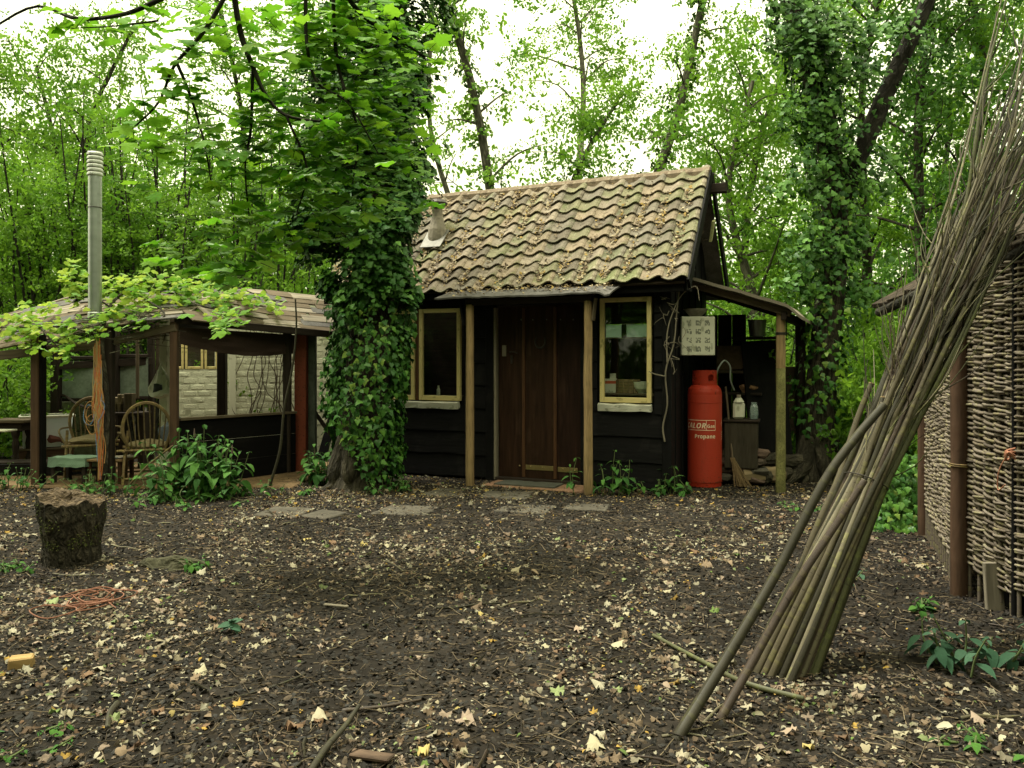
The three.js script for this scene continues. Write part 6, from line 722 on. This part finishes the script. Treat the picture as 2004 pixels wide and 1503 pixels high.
// right side
[[1452, 12.6, 5.8, G.lime, 'yellow-green tree just right of the gable'], [1500, 15.5, 8.5, G.mid, 'taller green tree behind the lean-to roof'], [1700, 13, 8.5, G.mid, 'leafy tree behind the forked ivy tree'], [1800, 11.5, 7.5, G.teal, 'leafy tree behind the top of the sheaf'], [1930, 12.5, 8.5, G.mid, 'leafy tree behind the wattle shed roof'], [2080, 10.5, 7.5, G.teal, 'leafy tree at the right edge above the wattle shed'], [1640, 18, 10, G.lime, 'tall pale green tree far behind the forked ivy tree'], [1850, 18, 10, G.lime, 'tall pale green tree far behind the sheaf tips']].forEach(([px, d, h, tint, l], i) => tree('leafy_tree', l, 'tree', B(px, d), { seed: 260 + i, h, r0: 0.12, limbs: 24, from: 0.14, reach: 1.7, clumps: 4, per: 13, leaf: 0.08, cr: 0.4, tint, bark: i === 0 ? M.barkPale : M.bark }));
[[1480, 11.6, 2.6, G.lime, 'bright bush seen beyond the lean-to roof'], [1690, 11.5, 2.6, G.lime, 'bright bush right of the forked ivy tree'], [1770, 9.4, 2.3, G.mid, 'green bush between the forked ivy tree and the wattle shed'], [1560, 12.8, 3, G.lime, 'bright bush seen through the back of the lean-to']].forEach(([px, d, h, tint, l], i) => bush('bush', l, 'bush', B(px, d), { seed: 280 + i, stems: 14, h, r: 0.9, sr: 0.018, clumps: 9, per: 14, from: 0.1, leaf: 0.07, tint, cr: 0.28 }));
[[-30, 13.2, 1.6, 'dark undergrowth left of the shelter'], [640, 14, 2.2, 'dark undergrowth behind the gap beside the red post'], [-90, 11, 2.4, 'dark undergrowth at the left edge of the yard']].forEach(([px, d, h, l], i) => bush('undergrowth', l, 'bush', B(px, d), { seed: 290 + i, stems: 14, h, r: 0.9, sr: 0.015, clumps: 9, per: 14, from: 0.05, leaf: 0.07, tint: G.dark, cr: 0.3 }));
{ // far wood that reads as one mass
  const r = RNG(99), list = []; for (let i = 0; i < 15000; i++) { const px = r.r(-500, 2500), d = r.r(25, 36), x = (px - 1002) / FOCAL * d, clump = N3(px * 0.012, 1, d * 0.2) * 2.5, gap = Math.exp(-Math.pow((px - 1130) / 400, 2)), top = lerp(9, 3.4, gap) + clump, y = Math.pow(r(), 1.1) * top; list.push([pose(V(x, y, -d), V(r.g(), 1, r.g()), r() * 6.28, 0.2 * r.r(0.7, 1.3)), mixC(WOOD[0], WOOD[1], r())]); }
  tag(copies(numbered('far_wood'), sprays[1], tinted, list, scene), 'pale green mass of far-off woodland behind everything', 'woodland');
}
{ // the wood closes in behind the camera too
  const r = RNG(98), list = []; for (let i = 0; i < 15000; i++) { const a = r.r(-0.35, Math.PI + 0.35), d = r.r(9.5, 16), y = Math.pow(r(), 0.9) * 11.5; list.push([pose(V(Math.cos(a) * d, y, Math.sin(a) * d * 0.9 - 1), V(r.g(), 1, r.g()), r() * 6.28, 0.26 * r.r(0.7, 1.3)), mixC(WOOD[0], WOOD[1], r())]); }
  tag(copies(numbered('surrounding_wood'), sprays[0], tinted, list, scene), 'leafy wood closing off the near side of the clearing, out of view', 'woodland');
}
// ---------------------------------------------------------------- leaf litter, twigs and crumbs
{
  const r = RNG(111), inHut = (x, z) => { const p = V(x, 0, z).sub(HP).applyAxisAngle(V(0, 1, 0), -HT); return p.x < 0.0 && p.x > -4.4 && p.z < 0.03; };
  const spot = (near) => { for (;;) { const d = near ? 1.85 * Math.pow(5.0, r()) : Math.sqrt(r.r(3.2, 108)), x = r.r(-1, 1) * (d * 0.72 + 1.1), z = -d; if (!inHut(x, z)) return [x, z, d]; } };
  const dens = (x, z) => 1.0 * Math.exp(-Math.pow((z + 8.7) / 0.5, 2) - Math.pow((x + 1.3) / 1.5, 2)) + sm(-0.22, 0.5, fbm(x * 0.75 + 4, 2, z * 0.75, 3) + 0.55 * fbm(x * 2.3, 5, z * 2.3, 2));
  const pale = [C(0.32, 0.27, 0.185), C(0.22, 0.16, 0.108), C(0.34, 0.3, 0.22), C(0.17, 0.105, 0.065), C(0.31, 0.235, 0.18), C(0.1, 0.066, 0.043), C(0.36, 0.32, 0.22), C(0.14, 0.1, 0.07), C(0.38, 0.345, 0.26)], yellow = [C(0.42, 0.27, 0.07), C(0.38, 0.24, 0.06), C(0.42, 0.33, 0.13)], green = [C(0.14, 0.2, 0.06), C(0.22, 0.26, 0.12)];
  const geos = [lobed(DEAD, 1, 0.7, 5, 0.2), lobed(SYCAMORE, 1, 1.5, 8, 0.5), leaf(1, 0.5, 0.35, 0.5, 4)], lists = [[], [], []];
  for (let i = 0; i < 140000; i++) { const [x, z, d] = spot(i % 2 === 0), k = dens(x, z); if (r() > 0.06 + 0.74 * k) continue; const back = sm(6, 9, d), c = r() < 0.03 + 0.2 * back ? r.pick(yellow) : r() < 0.05 ? r.pick(green) : r.pick(pale), big = r(), s = big < 0.78 ? r.r(0.009, 0.025) : r.r(0.024, 0.06), g = s > 0.045 && r() < 0.6 ? 1 : r() < 0.5 ? 0 : 2; lists[g].push([pose(onGround(x, z, 0.003 + r() * 0.012), V(r.g() * 0.36, 1, r.g() * 0.36 + 0.05), r() * 6.28, s), c.clone().multiplyScalar(r.r(0.45, 0.95))]); }
  const lm = leafMat([1, 1, 1], 0.12);
  tag(copies(numbered('leaf_litter'), geos[0], lm, lists[0], scene), 'scattered brown leaf fragments covering the earth of the yard', 'leaf litter'); tag(copies(numbered('leaf_litter'), geos[2], lm, lists[2], scene), 'narrow dry leaves strewn over the earth of the yard', 'leaf litter'); tag(copies(numbered('leaf_litter'), geos[1], lm, lists[1], scene), 'curled sycamore leaves strewn over the earth of the yard', 'leaf litter');
  const solid = [...pale, ...pale, yellow[2], green[1]].map((c) => leafMat([c.r, c.g, c.b], 0.12)), big = [lobed(SYCAMORE, 1, 1.4, 3, 0.5), lobed(DEAD, 1, 0.7, 9, 0.25), lobed(VINE, 1, 0.8, 6, 0.35), leaf(1, 0.55, 0.4, 0.6, 5)];
  for (let i = 0; i < 300; i++) { let x, z; do [x, z] = spot(true); while (dens(x, z) < 0.3); partAt('fallen_leaf', r.pick(big), r.pick(solid), pose(onGround(x, z, 0.014 + r() * 0.01), V(r.g() * 0.3, 1, r.g() * 0.3), r() * 6.28, r.r(0.04, 0.078)), ground); }
  const tw = [0, 1, 2].map((k) => { const q = RNG(120 + k), p = [V(-0.5, 0, 0), V(-0.2, q.g() * 0.05, q.g() * 0.06), V(0.15, q.g() * 0.05, q.g() * 0.07), V(0.5, 0.02, q.g() * 0.05)]; return tube(curve(p, 6), [0.02, 0.012], 4, 0.3, k); }), tc = [C(0.04, 0.032, 0.026), C(0.1, 0.076, 0.052), C(0.025, 0.02, 0.017), C(0.24, 0.185, 0.125)];
  const flat = (x, z, up, yaw, tilt, s, sy = s) => new THREE.Matrix4().compose(onGround(x, z, up), new THREE.Quaternion().setFromEuler(new THREE.Euler(tilt * r.g(), yaw, tilt * r.g())), V(s, sy, sy));
  const twl = []; for (let i = 0; i < 17000; i++) { const [x, z] = spot(i % 2 === 0); const s = r.r(0.03, 0.16); twl.push([flat(x, z, 0.004 + r() * 0.01, r() * 6.28, 0.12, s, r.r(0.06, 0.16)), r.pick(tc)]); }
  tag(copies(numbered('twig_litter'), tw[0], mat([1, 1, 1], { rough: 0.9 }), twl, scene), 'small dead twigs strewn over the earth of the yard', 'twig litter');
  for (let i = 0; i < 120; i++) { const [x, z] = spot(true), o = part('fallen_twig', r.pick(tw), r.pick([M.sticks[1], M.sticks[3], M.darkWood, M.sticks[4]]), ground), s = r.r(0.14, 0.42); o.position.copy(onGround(x, z, 0.01)); o.rotation.set(0, r() * 6.28, r.g() * 0.04); o.scale.set(s, r.r(0.2, 0.4), r.r(0.2, 0.4)); }
  const cr = []; for (let i = 0; i < 92000; i++) { const [x, z] = spot(i % 2 === 0), s = r.r(0.006, 0.022), w = r.r(0.4, 1); cr.push([new THREE.Matrix4().compose(onGround(x, z, s * 0.1), new THREE.Quaternion().setFromEuler(new THREE.Euler(r.g(), r() * 6.28, r.g())), V(s * r.r(0.8, 2), s * w * 0.6, s)), r.pick([C(0.021, 0.019, 0.017), C(0.034, 0.029, 0.025), C(0.014, 0.012, 0.011), C(0.075, 0.056, 0.04), C(0.03, 0.028, 0.027)])]); }
  tag(copies(numbered('earth_crumbs'), new THREE.DodecahedronGeometry(0.6, 0), mat([1, 1, 1], { rough: 0.95 }), cr, scene), 'dark crumbs of earth and wood chip covering the ground', 'earth');
}
renderer.render(scene, camera);
